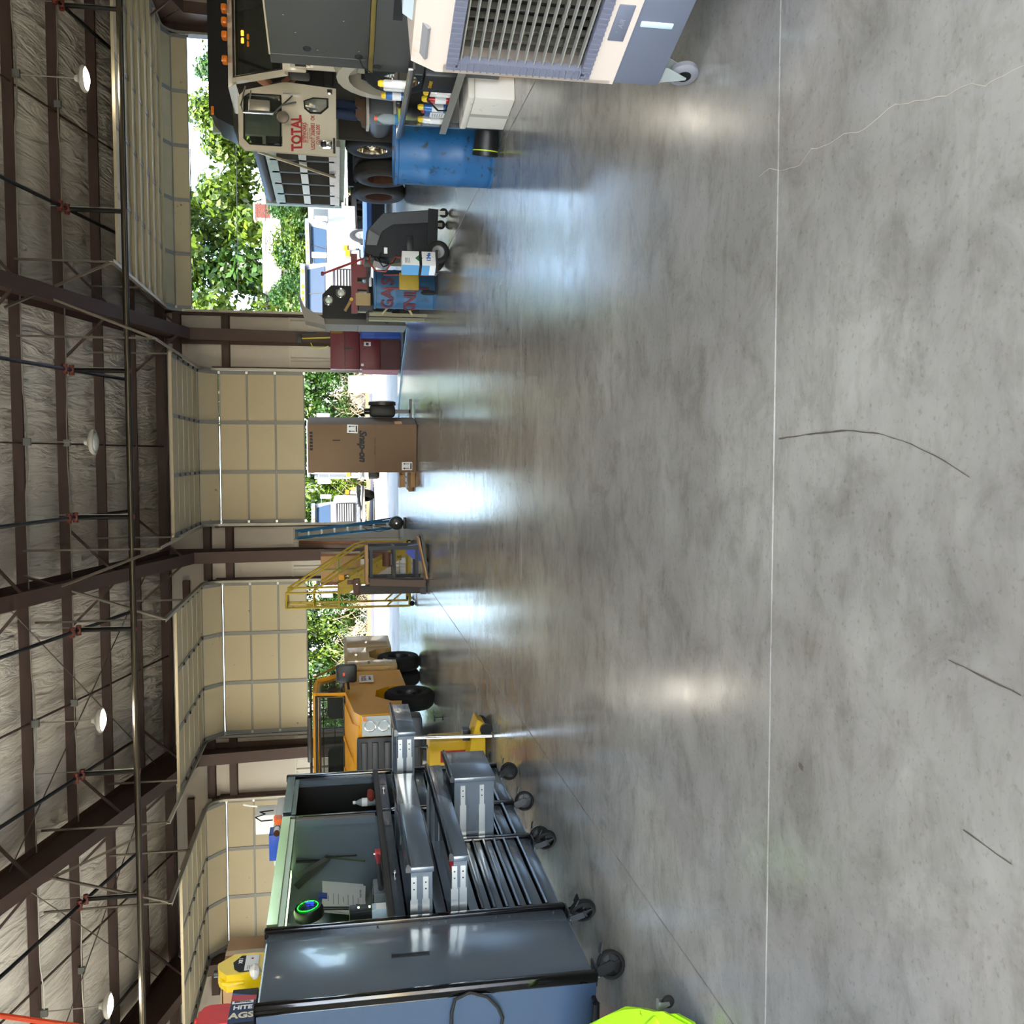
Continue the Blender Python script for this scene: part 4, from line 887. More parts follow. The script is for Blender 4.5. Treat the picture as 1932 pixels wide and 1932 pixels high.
# steps, tanks, mud flap
MB().span((5.32, 15.82, .94), (5.85, 16.12, .985)).span((5.4, 15.85, .5), (5.85, 16.1, .55)).build('cab_step', ALUM, tk, smooth=False)
MB().span((5.62, 16.15, .52), (6.2, 16.7, .93), bev=.04).build('battery_box', mat('grey_tank', '#5b5c5e', .5), tk)
MB().cyl((5.98, 16.8, .72), (5.98, 17.6, .72), .28, seg=24).build('fuel_tank', mat('dark_tank', '#3d3a36', .5), tk)
MB().span((5.66, 17.66, .35), (6.35, 17.70, 1.42), bev=.015).build('mud_flap', mat('flap_rubber', '#33302b', .8), tk)
# cab guard, dump body, tarp
MB().prism([(5.83, 3.56), (8.15, 3.56), (8.15, 3.17), (5.56, 3.17), (5.69, 3.44)], 'y', 17.0, 18.0).build('cab_guard', mat('cab_guard_black', '#15181d', .35, .3), tk, smooth=False)
MB().box((5.80, 16.99, 3.50), (.14, .02, .05), bev=.008).build('guard_marker', AMBER, tk)
MB().span((5.72, 17.85, 1.35), (8.05, 17.95, 3.6)).build('bulkhead', SAGE, tk, smooth=False)
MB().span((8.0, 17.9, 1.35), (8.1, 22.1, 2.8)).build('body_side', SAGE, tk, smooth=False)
bs = MB().span((5.92, 17.9, 1.35), (5.96, 22.1, 2.8)).build('body_side', mat('shaded_body', '#191a19', .6, .0, var=.3, vscale=4), tk, smooth=False)  # inner wall coloured near black to stand for shade in the pockets
MB().span((5.74, 17.9, 1.30), (8.05, 22.1, 1.40)).build('body_floor', SAGE, tk, smooth=False)
for z0, z1, m_ in ((1.40, 1.60, ALUM), (2.02, 2.16, ALUM), (2.56, 2.76, SAGE)): MB().span((5.60, 17.9, z0), (5.93, 22.1, z1)).build('side_rail', m_, bs, smooth=False)
for y in (17.95, 18.85, 19.65, 20.45, 21.25, 22.02): MB().prism([(5.60, y-.05), (5.60, y+.05), (5.93, y+.10), (5.93, y-.10)], 'z', 1.5, 2.7).build('side_rib', mat('shaded_rib', '#3b3a36', .6, var=.3), bs, smooth=False)  # ribs painted dark so they look backlit and in shade
MB().span((5.72, 22.1, 1.3), (8.1, 22.2, 2.75)).build('tailgate', SAGE, tk, smooth=False)
MB().span((5.6, 22.05, 1.35), (5.75, 22.25, 3.0)).build('tailgate_post', SAGE, tk, smooth=False)
MB().cyl((5.72, 18.0, 2.88), (5.72, 22.0, 2.88), .11, seg=12).build('rolled_tarp', mat('black_tarp', '#232425', .6), tk)
MB().bar((5.56, 19.7, 1.49), (5.56, 18.3, 2.87), .04, .04).build('tarp_arm', mat('tarp_arm', '#cbbf9c', .4), tk)
MB().span((6.1, 22.2, 1.0), (7.7, 22.3, 1.2)).build('rear_bar', TRUCKB, tk, smooth=False)

# ------------------------------------------------------------------ person on the cab step, behind the open door
JEANS = mat('blue_jeans', '#1d2b47', .85, var=.2, vscale=30); BOOT = mat('brown_boot', '#5b4330', .7, var=.15); SHIRT = mat('grey_shirt', '#5c5f63', .85); SKIN = mat('skin', '#b98468', .55); HAIR = mat('dark_hair', '#2a211b', .8)
def skin_obj(name, verts, edges, radii, m, parent, root=0, sub=1):
    off = WOFF.get(parent.name) if parent else None
    me = bpy.data.meshes.new(name); me.from_pydata([Vector(v)-(off or Vector((0, 0, 0))) for v in verts], edges, []); me.materials.append(m)
    o = bpy.data.objects.new(name, me); COL.objects.link(o)
    if parent: o.parent = parent
    sk = o.modifiers.new('skin', 'SKIN'); sk.use_smooth_shade = True
    for i, r in enumerate(radii):
        rr = r if isinstance(r, tuple) else (r, r); me.skin_vertices[0].data[i].radius = rr
    me.skin_vertices[0].data[root].use_root = True
    ss = o.modifiers.new('sub', 'SUBSURF'); ss.levels = sub; ss.render_levels = sub
    return o
pe = thing('person', 'person in blue jeans and brown boots standing on the truck step behind the open door', 'person', (5.6, 16.0, .985), world=True)
# whole body: feet on the step, leaning into the cab
bv = [(5.71, 16.15, 1.91), (5.78, 16.2, 2.10), (5.91, 16.25, 2.38), (6.00, 16.28, 2.48), (6.09, 16.3, 2.62), (6.16, 16.3, 2.73),
      (5.61, 16.08, 1.83), (5.53, 15.98, 1.46), (5.51, 16.02, 1.09), (5.71, 16.24, 1.83), (5.71, 16.10, 1.46), (5.73, 16.16, 1.09),
      (5.89, 16.06, 2.41), (6.07, 16.08, 2.20), (6.27, 16.10, 2.14), (5.93, 16.45, 2.41), (6.13, 16.52, 2.20), (6.25, 16.42, 2.10)]
be = [(0, 1), (1, 2), (2, 3), (3, 4), (4, 5), (0, 6), (6, 7), (7, 8), (0, 9), (9, 10), (10, 11), (2, 12), (12, 13), (13, 14), (2, 15), (15, 16), (16, 17)]
br = [(.15, .12), (.15, .12), (.17, .12), .06, .085, .09, .105, .075, .05, .105, .075, .05, .06, .045, .03, .06, .045, .03]
def add_hand(wrist, w):
    """palm and five curled fingers continuing the forearm at vertex index w"""
    x, y, z = wrist; n0 = len(bv); bv.append((x+.05, y, z-.005)); be.append((w, n0)); br.append((.035, .016))
    for k, ln in ((-1.5, .060), (-.5, .072), (.5, .068), (1.5, .054)):
        i = len(bv); bv.extend([(x+.085, y+.02*k, z), (x+.085+ln*.55, y+.022*k, z-.012), (x+.085+ln*.75, y+.022*k, z-.045)]); be.extend([(n0, i), (i, i+1), (i+1, i+2)]); br.extend([.010, .009, .008])
    i = len(bv); bv.extend([(x+.055, y-.045, z-.02), (x+.085, y-.055, z-.045)]); be.extend([(n0, i), (i, i+1)]); br.extend([.011, .009])
add_hand(bv[14], 14); add_hand(bv[17], 17)
bv.append((6.262, 16.3, 2.715)); be.append((5, len(bv)-1)); br.append(.022)       # nose, towards the cab
skin_obj('body', bv, be, br, SKIN, pe, 0, 2)
for dy in (-.035, .035): MB().lathe([(0, -.012), (.012, 0), (0, .012)], (6.242, 16.3+dy, 2.75), (0, 0, 1), 10).build('eye', INK, pe)
MB().box((6.245, 16.3, 2.665), (.012, .05, .010)).build('mouth', mat('lip', '#8c4f45', .6), pe)
for dy in (-.095, .095): MB().lathe([(0, -.03), (.012, -.01), (.012, .015), (0, .03)], (6.15, 16.3+dy, 2.73), (0, 0, 1), 8).build('ear', SKIN, pe)
skin_obj('jeans', bv[:1]+[(5.73, 16.17, 1.98)]+bv[6:12], [(0, 1), (0, 2), (2, 3), (3, 4), (0, 5), (5, 6), (6, 7)], [(.17, .14), (.165, .135), .12, .09, .075, .12, .09, .075], JEANS, pe, 0, 2)
skin_obj('shirt', [bv[0], bv[1], bv[2], bv[12], (6.0, 16.08, 2.29), bv[15], (6.05, 16.49, 2.27)], [(0, 1), (1, 2), (2, 3), (3, 4), (2, 5), (5, 6)], [(.17, .14), (.17, .14), (.185, .135), .075, .06, .075, .06], SHIRT, pe, 1, 2)
MB().lathe([(0, .1), (.06, .085), (.1, .02), (.095, -.05)], (6.16, 16.3, 2.75), (.3, 0, 1), 16).build('hair', HAIR, pe)
for (fx_, fy_) in ((5.50, 15.98), (5.72, 16.08)):
    MB().prism([(fx_-.17, 0.99), (fx_+.10, 0.99), (fx_+.10, 1.155), (fx_-.02, 1.155), (fx_-.06, 1.075), (fx_-.15, 1.05)], 'y', fy_-.05, fy_+.055).build('boot', BOOT, pe)
    MB().box((fx_-.035, fy_, 0.987), (.28, .11, .014)).build('boot_sole', RUBBER, pe)

# ------------------------------------------------------------------ grey tool cabinet at the right edge (seen from behind)
u_ = Vector((-.1908, .9816, 0)); gx = math.atan2(u_.y, u_.x)
GREY = mat('charcoal_panel', '#4a4b49', .5, .1)
gc = thing('grey_tool_hutch', 'tall charcoal tool hutch cabinet with its plain back to the aisle, beside the evaporative cooler', 'tool cabinet', (3.144, 8.033, 0), gx)
# local x runs back along the cabinet (towards +Y), so the body spans negative x; local y>0 is away from... the aisle side is +y
AIS = 1.0
MB().span((-1.9, -.62, 1.225), (0, 0, 1.99), bev=.006).build('hutch', GREY, gc)
MB().span((-1.9, -.66, .15), (-.03, .03, 1.185), bev=.006).build('base', GREY, gc)
MB().span((-1.92, -.68, 1.187), (-.02, .045, 1.223), bev=.004).build('worktop_edge', mat('brass_edge', '#a79455', .3, .8), gc)
MB().span((-.13, .0, 1.23), (-.127, .004, 1.985)).build('seam', mat('seam_light', '#6c6d6a', .5), gc, smooth=False)
MB().span((-1.9, .0, 1.985), (-.12, .006, 1.997)).build('top_edge', mat('tan_edge', '#b7a98c', .5), gc, smooth=False)
for x, z in ((-.20, 1.55), (-.42, 1.78), (-.62, 1.86), (-.60, 1.42), (-.24, 1.30), (-.22, 1.62)): MB().cyl((x, 0, z), (x, .005, z), .007, seg=8).build('rivet', BRUSHED, gc)
for x, z in ((-.22, 1.70), (-.16, 1.30), (-.09, 1.155)): MB().lathe([(.016, .0), (.03, .004), (.034, .001)], (x, .03 if z < 1.2 else 0, z), (0, 1, 0), 16).lathe([(0, .002), (.016, .002)], (x, .03 if z < 1.2 else 0, z), (0, 1, 0), 16).build('grommet', INK, gc)
MB().tube([(-.16, .0, 1.30), (-.13, .06, 1.27), (-.08, .08, 1.2), (-.04, .09, 1.12), (.02, .05, 1.08)], .006, 6).build('power_cord', RUBBER, gc)
MB().span((-1.0, .03, .99), (-.70, .034, 1.06)).build('recess', INK, gc, smooth=False)
for x in (-1.8, -.15):
    for y in (-.55, -.05): MB().lathe([(0, -.02), (.06, -.02), (.07, -.01), (.07, .01), (.06, .02), (0, .02)], (x, y, .07), (0, 1, 0), 18).box((x, y, .135), (.09, .07, .03)).build('caster', RUBBER, gc)

# ------------------------------------------------------------------ evaporative cooler
cu_ = Vector((.3232, -.9463, 0)); cz0 = math.atan2(cu_.y, cu_.x)
BEIGE = mat('cooler_beige', '#cfc2b6', .5, var=.04, vscale=3, dirt='#c3ad98', dscale=9, dth=(.62, .72)); SLATE = mat('cooler_slate', '#666c7c', .5, var=.04, dirt='#8b90a0', dscale=20, dth=(.72, .76)); GRID = mat('grille_slate', '#6d7080', .45)
co = thing('evaporative_cooler', 'large beige and slate evaporative cooler with louvred grille at the right edge', 'cooler', (1.539, 3.905, 0), cz0)
# local x runs along the front towards the camera, front faces local -y (the aisle)
WC = 1.10; CD = .62
MB().prism([(0, .38), (0, 1.10), (.045, 1.195), (CD-.05, 1.215), (CD, 1.15), (CD, .38)], 'x', 0, .02).build('side_panel', BEIGE, co)
MB().prism([(0, .38), (0, 1.10), (.045, 1.195), (CD-.05, 1.215), (CD, 1.15), (CD, .38)], 'x', WC-.02, WC).build('side_panel', BEIGE, co)
MB().prism([(0, 1.06), (0, 1.10), (.045, 1.195), (CD-.05, 1.215), (CD, 1.15), (CD, 1.06)], 'x', .02, WC-.02).build('top_housing', BEIGE, co)
MB().span((.0, 0, .365), (WC, .03, .475)).build('front_sill', BEIGE, co, smooth=False)
for x0, x1 in ((0, .045), (WC-.045, WC)): MB().span((x0, 0, .47), (x1, .03, 1.07)).build('front_post', BEIGE, co, smooth=False)
MB().span((.02, CD-.02, .38), (WC-.02, CD, 1.1)).build('back_panel', SLATE, co, smooth=False)
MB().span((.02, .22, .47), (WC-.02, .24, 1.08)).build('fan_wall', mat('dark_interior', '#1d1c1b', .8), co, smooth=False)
MB().span((0.0, 0.004, .165), (WC, CD, .365), bev=.012).build('water_tank', SLATE, co)
fr = MB().span((.03, -.012, 1.015), (WC-.03, .02, 1.06)).span((.03, -.012, .475), (WC-.03, .02, .515)).span((.03, -.012, .5), (.075, .02, 1.03)).span((WC-.075, -.012, .5), (WC-.03, .02, 1.03)).build('grille_frame', GRID, co, smooth=False)
for k in range(21): MB().span((.030, -.018, .49+.0268*k), (.075, -.011, .496+.0268*k)).build('frame_rib', GRID, fr, smooth=False)
for k in range(40):
    for z0, z1 in ((.475, .513), (1.017, 1.06)):
        x = .04+.026*k
        if x < WC-.03: MB().span((x, -.018, z0), (x+.007, -.011, z1)).build('frame_rib', GRID, fr, smooth=False)
LOUV = mat('louvre_grey', '#8d8d86', .5, var=.15, vscale=12)
lm_ = MB().box((0, 0, 0), (WC-.15, .022, .005), rot=(.15, 0, 0)).mesh('louvre', LOUV, smooth=False)
for k in range(14): inst(lm_, 'louvre', co, (WC/2, .012, .53+.0365*k))
vm_ = MB().box((0, 0, 0), (.0025, .03, .52)).mesh('vane', mat('vane_dark', '#4a4840', .6), smooth=False)
for k in range(19): inst(vm_, 'vane', co, (.1+.05*k, .06, .767))
MB().tube([(.08, .14, .60), (WC-.08, .14, .60)], .012, 8).build('tie_rod', LOUV, co)
MB().cyl((WC/2, .12, .77), (WC/2, .2, .77), .07, seg=20).build('fan_hub', BLACKP, co)
for k in range(5):
    a = 2*PI*k/5; MB().box((WC/2+.15*math.cos(a), .16, .77+.15*math.sin(a)), (.24, .01, .11), rot=(0, -a, 0)).build('fan_blade', mat('olive_fan', '#6a6135', .6), co)
MB().span((.24, -.004, .388), (.42, .004, .452), bev=.003).build('name_panel', SLATE, co)
lettering('AIR', .03, (.33, -.0055, .42), (1, 0, 0), (0, 0, 1), mat('faded_print', '#868b98', .5), co, shear=.3)
MB().span((.318, -.002, .215), (.345, .008, .345), bev=.012).build('level_window', mat('level_window', '#b9d0dc', .25), co)
MB().prism([(.10, 1.198), (.13, 1.235), (.52, 1.24), (.55, 1.2)], 'x', .15, .95).build('control_cover', mat('blue_grey_lid', '#b4c3c9', .4), co)
MB().box((.14, .025, 1.155), (.16, .012, .05), rot=(-1.0, 0, 0)).build('control_panel', mat('control_panel', '#8b8c90', .3), co)
for x, y in ((.04, .05), (WC-.08, .05), (.04, CD-.06), (WC-.08, CD-.06)):
    c_ = MB().prism([(x-.035, .168), (x+.045, .168), (x+.05, .15), (x+.0, .055), (x-.01, .055)], 'y', y-.03, y-.026).prism([(x-.035, .168), (x+.045, .168), (x+.05, .15), (x+.0, .055), (x-.01, .055)], 'y', y+.026, y+.03).span((x-.04, y-.03, .16), (x+.05, y+.03, .17)).build('caster', mat('pale_zinc', '#c3ccca', .35, .6), co)
    MB().lathe([(.03, -.018), (.052, -.018), (.062, -.01), (.062, .01), (.052, .018), (.03, .018)], (x-.005, y, .062), (0, 1, 0), 24).build('tyre', mat('grey_rubber', '#6f7178', .6), c_)
    MB().lathe([(0, -.015), (.05, -.014), (.05, .014), (0, .015)], (x-.005, y, .062), (0, 1, 0), 18).build('hub', mat('caster_hub'), c_)

# ------------------------------------------------------------------ work table with aerosol cans, drum, boxes on the right
tb = thing('work_table', 'steel edged shop table with a lower shelf between the blue drum and the grey hutch', 'table', (3.25, 8.25, 0), world=True)
MB().span((2.94, 7.45, .885), (3.55, 9.0, .905)).build('tabletop', mat('dark_worktop', '#3b3732', .6), tb, smooth=False)
MB().span((2.925, 7.43, .90), (2.945, 9.02, .94), bev=.004).span((2.925, 8.995, .90), (3.56, 9.02, .94), bev=.004).build('edge_rail', BRUSHED, tb)
for x in (3.04, 3.5):
    for y in (7.5, 8.93): MB().span((x-.018, y-.018, 0), (x+.018, y+.018, .89)).build('leg', BRUSHED, tb, smooth=False)
MB().span((2.98, 7.47, .49), (3.53, 8.97, .51)).span((2.975, 7.47, .485), (2.985, 8.97, .545)).build('shelf', mat('grey_shelf', '#8e8c84', .5), tb, smooth=False)
MB().span((3.53, 7.47, .2), (3.55, 8.97, .88)).build('back_panel', mat('dark_back', '#23241f', .7), tb, smooth=False)
def can(t, r, h, body, cap, capshape='dome'):
    MB().lathe([(0, 0), (r, 0), (r, h*.76), (r*.8, h*.82), (r*.5, h*.83), (0, h*.83)], seg=18).build('body', body, t)
    MB().lathe([(0, h*.8), (r*.78, h*.8), (r*.78, h*.93), (r*.5, h), (0, h)], seg=16).build('cap', cap, t)
    MB().lathe([(r*1.01, h*.18), (r*1.01, h*.55)], seg=18).build('label_wrap', PAPER, t)
YC = mat('yellow_cap', '#f0cc1a', .4); WB = mat('white_can', '#e4e2dc', .3, .2); RB = mat('red_can_body', '#b62a2a', .3, .2); BB = mat('blue_can_body', '#3f6fae', .3, .2)
cans = [(3.06, 8.86, WB, YC, .24, 'white aerosol can with yellow cap nearest the blue drum on the shelf'), (3.09, 8.72, WB, REDINK, .22, 'white aerosol can with red cap on the shelf'), (3.04, 8.50, BB, YC, .27, 'blue aerosol can with yellow cap on the shelf'), (3.05, 8.33, RB, YC, .25, 'red and silver aerosol can with yellow cap on the shelf'), (3.05, 8.18, WB, YC, .25, 'white aerosol can with yellow cap nearest the black case')]
for x, y, b_, c_, h, lab in cans: can(thing('aerosol_can', lab, 'can', (x, y, .511), group='aerosol cans on the lower shelf'), .034, h, b_, c_)
t = thing('parts_cleaner_can', 'rectangular blue can with a large printed white label on the shelf', 'can', (3.06, 8.61, .511))
MB().box((0, 0, .10), (.08, .12, .2), bev=.012).build('body', BB, t); MB().box((-.042, 0, .09), (.003, .11, .13)).build('label_print', PAPER, t, smooth=False)
for k in range(5): MB().box((-.0445, 0, .05+.02*k), (.001, .08, .006)).build('print_line', mat('grey_print'), t, smooth=False)
MB().cyl((0, .03, .2), (0, .03, .225), .02, seg=12).build('cap', REDINK, t)
t = thing('red_spray_gun', 'red spray gun with black hose hanging over the shelf', 'spray gun', (3.05, 8.05, .511))
MB().box((0, 0, .10), (.05, .09, .20), bev=.02).build('body', mat('red_gun', '#d8402e', .35), t); MB().tube([(-.02, .0, .2), (-.08, .08, .22), (-.12, .2, .12), (-.08, .3, .04), (-.02, .36, .02)], .008, 6).build('hose', RUBBER, t)
t = thing('black_case', 'long black case with yellow lettering above the white box', 'case', (3.03, 7.85, .511)); MB().box((0, 0, .14), (.08, .34, .28), bev=.012).build('shell', BLACKP, t)
lettering('STANLEY', .035, (-.0415, 0, .22), (0, -1, 0), (0, 0, 1), mat('yellow_print', '#d9b022', .5), t, bold=.001)
tops = [(3.02, 7.98, WB, YC, .24, 'white printed aerosol can on the table edge by the hutch'), (3.05, 8.12, WB, INK, .23, 'silver grey aerosol can with dark cap on the table top'), (3.03, 8.26, BB, YC, .20, 'short blue aerosol can on the table top')]
for x, y, b_, c_, h, lab in tops: can(thing('aerosol_can', lab, 'can', (x, y, .906), group='aerosol cans on the table top'), .034, h, b_, c_)
t = thing('drink_bottle', 'clear drink bottle with orange cap and blue label on the table corner', 'bottle', (3.05, 8.88, .906)); bottle(t, .045, .235, mat('orange_cap', '#e8622a', .4), mat('blue_label', '#2f7fb8', .4), .02, .22)
t = thing('green_tape_roll', 'lime green roll of tape lying on the table top', 'tape', (3.06, 8.70, .906)); MB().lathe([(.05, 0), (.085, 0), (.085, .03), (.05, .03), (.05, 0)], seg=24).build('roll', mat('lime_tape', '#b6d332', .5), t)
t = thing('impact_tool', 'small black tool with orange tip on the table top', 'tool', (3.03, 8.42, .906)); MB().box((0, 0, .04), (.05, .1, .06), bev=.015).build('body', BLACKP, t); MB().cyl((0, .05, .04), (0, .085, .04), .018, seg=10).build('tip', mat('orange_plastic'), t); MB().box((0, -.02, .02), (.03, .04, .04)).build('grip', BLACKP, t)
DRUMB = mat('worn_blue_drum', '#1a5c92', .5, var=.15, vscale=3, dirt='#24384a', dscale=13, dth=(.60, .67), rvar=.12)
def drum(t, r, h, m, lid=None):
    pr = [(0, 0), (r*.94, 0), (r*.99, .02), (r, .05), (r*1.005, h*.33-.03), (r*1.03, h*.33), (r*1.005, h*.33+.03), (r*1.005, h*.66-.03), (r*1.03, h*.66), (r*1.005, h*.66+.03), (r, h-.06), (r*.985, h-.03)]
    b = MB().lathe(pr, seg=40).build('body', m, t)
    MB().lathe([(r*.985, h-.035), (r*1.035, h-.03), (r*1.035, h), (r*.96, h), (r*.95, h-.02), (0, h-.02)], seg=40).build('rim', lid or m, t)
    MB().lathe([(r*.94, 0), (r*1.01, .0), (r*1.015, .02), (r*.98, .028)], seg=40).build('chime', lid or m, t)
    return b
t = thing('blue_drum', 'worn blue steel drum with open top beside the shop table', 'drum', (2.93, 9.42, 0)); drum(t, .29, .935, DRUMB)
t = thing('white_foam_box', 'scuffed white foam box taped shut on the floor under the shop table', 'box', (3.14, 8.37, 0), .1)
FOAM = mat('white_foam', '#e2ddd2', .75, var=.05, dirt='#a8a092', dscale=10, dth=(.66, .74))
MB().box((0, 0, .17), (.36, .58, .34), bev=.012).build('base', FOAM, t); MB().box((0, 0, .37), (.38, .60, .06), bev=.015).build('lid', FOAM, t)
MB().box((-.182, .03, .17), (.003, .05, .34)).box((0, .03, .402), (.38, .05, .003)).build('tape', mat('silver_tape', '#b0ada4', .4), t, smooth=False)
t = thing('cooler_lid_board', 'tan wooden board standing behind the white foam box', 'board', (3.3, 8.02, 0), .1); MB().box((0, 0, .20), (.3, .02, .40)).build('board', WOOD, t)
t = thing('black_tub', 'black tub with lime stripes lying on its side by the drum', 'tub', (2.87, 8.86, 0))
MB().lathe([(0, -.0), (.09, 0), (.115, .2), (.12, .2), (.105, -.01), (0, -.01)], (.1, -.02, .12), (-1, .25, .05), 24).build('tub', BLACKP, t)
for k in range(3): MB().lathe([(.098+.009*k, .03+.06*k), (.1005+.009*k, .045+.06*k)], (.1, -.02, .12), (-1, .25, .05), 24).build('stripe', mat('lime_tape'), t)
# ------------------------------------------------------------------ service machine, drums and clutter before the wide door
t = thing('service_machine', 'dark grey wheeled air conditioning service machine with rounded shell', 'machine', (2.98, 13.15, 0), world=True)
SHELL = mat('shell_grey', '#4a4d51', .5, spec=.3); SHELLD = mat('shell_dark', '#212327', .5, spec=.25)
MB().prism([(2.74, .20), (3.28, .14), (3.30, .27), (3.23, .88), (2.99, 1.09), (2.72, 1.12), (2.66, 1.03), (2.66, .75)], 'y', 12.98, 13.42).build('shell', SHELLD, t)
MB().prism([(3.13, .27), (3.29, .27), (3.22, .87), (2.99, 1.08), (2.80, 1.10), (2.84, .97), (3.0, .88), (3.09, .74)], 'y', 12.955, 12.985).build('front_arch', SHELL, t)
MB().prism([(2.80, .96), (2.92, .92), (3.0, 1.06), (2.80, 1.09)], 'y', 12.945, 12.957).build('display_bezel', mat('bezel', '#5d6064', .4), t)
MB().prism([(2.70, .16), (3.30, .14), (3.31, .27), (2.70, .30)], 'y', 12.93, 13.45).build('base', SHELLD, t)
MB().box((2.85, 12.972, .52), (.20, .02, .09), bev=.02).build('side_handle', BLACKP, t)
MB().box((2.74, 12.968, .84), (.08, .006, .045)).build('rating_label', PAPER, t, smooth=False)
for y in (12.90, 13.47): wheel(t, (2.73, y, .15), .15, .07, (0, -1 if y < 13 else 1, 0), mat('grey_rim', '#8a8c8e', .4))
for x, y in ((3.27, 12.98), (3.20, 13.35)):
    c_ = MB().lathe([(0, -.015), (.05, -.015), (.062, -.008), (.062, .008), (.05, .015), (0, .015)], (x, y, .062), (0, 1, 0), 18).build('caster', RUBBER, t); MB().box((x-.005, y-.02, .085), (.05, .012, .08)).box((x, y, .135), (.08, .06, .02)).build('fork', GALV, c_)
MB().span((2.60, 12.92, .98), (2.66, 13.4, 1.12), bev=.01).build('control_head', BLACKP, t)
MB().prism([(2.55, .80), (2.60, .80), (2.68, 1.06), (2.62, 1.08)], 'y', 12.95, 13.35).build('screen', mat('dark_screen', '#1a1f22', .15), t)
MB().tube([(2.66, 12.92, 1.05), (2.56, 12.86, 1.07), (2.45, 12.84, .98), (2.44, 12.84, .85), (2.55, 12.85, .78), (2.64, 12.86, .72), (2.64, 12.9, .65)], .011, 6).build('hose', mat('orange_hose', '#8d3b22', .5), t)
MB().tube([(2.70, 12.92, .9), (2.60, 12.85, .95), (2.50, 12.84, .88), (2.56, 12.84, .75), (2.66, 12.88, .70)], .010, 6).build('hose', RUBBER, t)
MB().span((2.42, 12.72, .17), (2.72, 12.95, .20)).build('bottle_platform', BLACKM, t, smooth=False)
t = thing('refrigerant_carton', 'white and blue refrigerant carton with green diamond strapped to the machine', 'carton', (2.56, 12.82, .20), .42)
BLUEC = mat('carton_blue', '#5f9fd0', .5)
MB().box((0, 0, .22), (.22, .22, .44), bev=.005).build('carton', PAPER, t)
MB().box((-.111, 0, .26), (.003, .216, .36)).build('side_print', BLUEC, t, smooth=False)
MB().box((0, -.111, .22), (.07, .003, .07), rot=(0, PI/4, 0)).build('hazard_diamond', mat('green_diamond', '#1f7d4d', .5), t, smooth=False)
MB().box((0, 0, .20), (.23, .23, .035)).build('strap', BLACKP, t, smooth=False)
lettering('134a', .07, (.02, -.1125, .09), (1, 0, 0), (0, 0, 1), mat('blue_ink', '#2a62b0', .5), t, bold=.003)
for k in range(4): MB().box((-.04, -.1122, .40-.018*k), (.08, .001, .006)).build('print_line', INK, t, smooth=False)
t = thing('lettered_drum', 'blue steel drum with dark red hand painted lettering behind the service machine', 'drum', (2.58, 15.0, 0), .0)
drum(t, .29, .925, mat('dull_blue_drum', '#2c5a80', .5, var=.12, vscale=3, dirt='#1f3d55', dscale=7, dth=(.6, .75)))
PAINT = mat('dark_red_paint', '#5c2430', .7)
def drum_text(txt, z, size, a0, step):
    for i, ch in enumerate(txt):
        a = a0+step*i; d = Vector((math.sin(a), -math.cos(a), 0)); lettering(ch, size, d*.296+Vector((0, 0, z)), (math.cos(a), math.sin(a), 0), (0, 0, 1), PAINT, t, 'painted_letter', bold=.006, extrude=.004)
drum_text('GAS', .72, .26, -1.0, .62); drum_text('ONLY', .38, .26, -1.25, .52)
t = thing('hand_truck', 'worn yellow and black hand truck leaning on the lettered drum', 'hand truck', (2.62, 14.5, 0))
MB().tube([(-.10, 0, .12), (-.10, .06, .8)], .014, 8).tube([(.10, 0, .12), (.10, .06, .8)], .014, 8).build('frame', mat('red_frame', '#7a2026', .5), t)
MB().box((0, -.02, .42), (.26, .04, .30), bev=.06).build('yellow_tank', mat('dirty_yellow', '#a58c2c', .6, var=.2), t); MB().box((0, -.06, .02), (.32, .16, .012)).build('toe_plate', BLACKM, t)
for x in (-.15, .15): MB().lathe([(0, -.02), (.10, -.02), (.12, -.01), (.12, .01), (.10, .02), (0, .02)], (x, .06, .12), (1, 0, 0), 18).build('wheel', RUBBER, t)
# steel work table with red bar clamp
t = thing('vise_bench', 'cluttered steel bench with long red bar vise behind the lettered drum', 'bench', (2.8, 16.4, 0), world=True)
MB().span((2.3, 16.1, .96), (3.35, 16.7, 1.0)).build('bench_top', mat('dark_worktop'), t, smooth=False)
for x in (2.36, 3.29):
    for y in (16.15, 16.65): MB().span((x-.025, y-.025, 0), (x+.025, y+.025, .96)).build('leg', mat('olive_leg', '#8e8a70', .5), t, smooth=False)
MB().bar((2.36, 16.12, .25), (3.29, 16.12, .8), .03).bar((2.36, 16.12, .75), (3.0, 16.12, .2), .03).build('brace', mat('cream_brace', '#c3b68c', .5), t, smooth=False)
RB_ = mat('maroon_bar', '#6b1e26', .45)
MB().bar((2.36, 16.08, 1.20), (3.32, 16.08, 1.20), .07, .10).build('red_beam', RB_, t, smooth=False)
MB().span((2.75, 16.05, .99), (2.85, 16.15, 1.2)).span((2.95, 16.05, 1.0), (3.15, 16.15, 1.18)).build('clamp_body', RB_, t, smooth=False)
MB().tube([(3.25, 16.0, 1.02), (2.97, 15.98, 1.70)], .017, 8).build('lever', mat('red_lever', '#8f2a2c', .45), t)
MB().lathe([(0, -.03), (.03, -.02), (.035, 0), (.03, .02), (0, .03)], (2.97, 15.98, 1.71), (0, 0, 1), 12).build('lever_knob', RB_, t)
MB().box((2.58, 16.02, 1.06), (.20, .03, .24)).build('guard_plate', mat('tan_plate', '#9a845c', .6), t, smooth=False)
MB().span((2.40, 16.05, .90), (2.50, 16.2, 1.12)).build('motor_box', BLACKP, t, smooth=False)
MB().cyl((2.57, 16.0, 1.25), (2.57, 15.97, 1.25), .03, seg=12).build('gauge', mat('brass', '#8a7434', .3, .8), t)
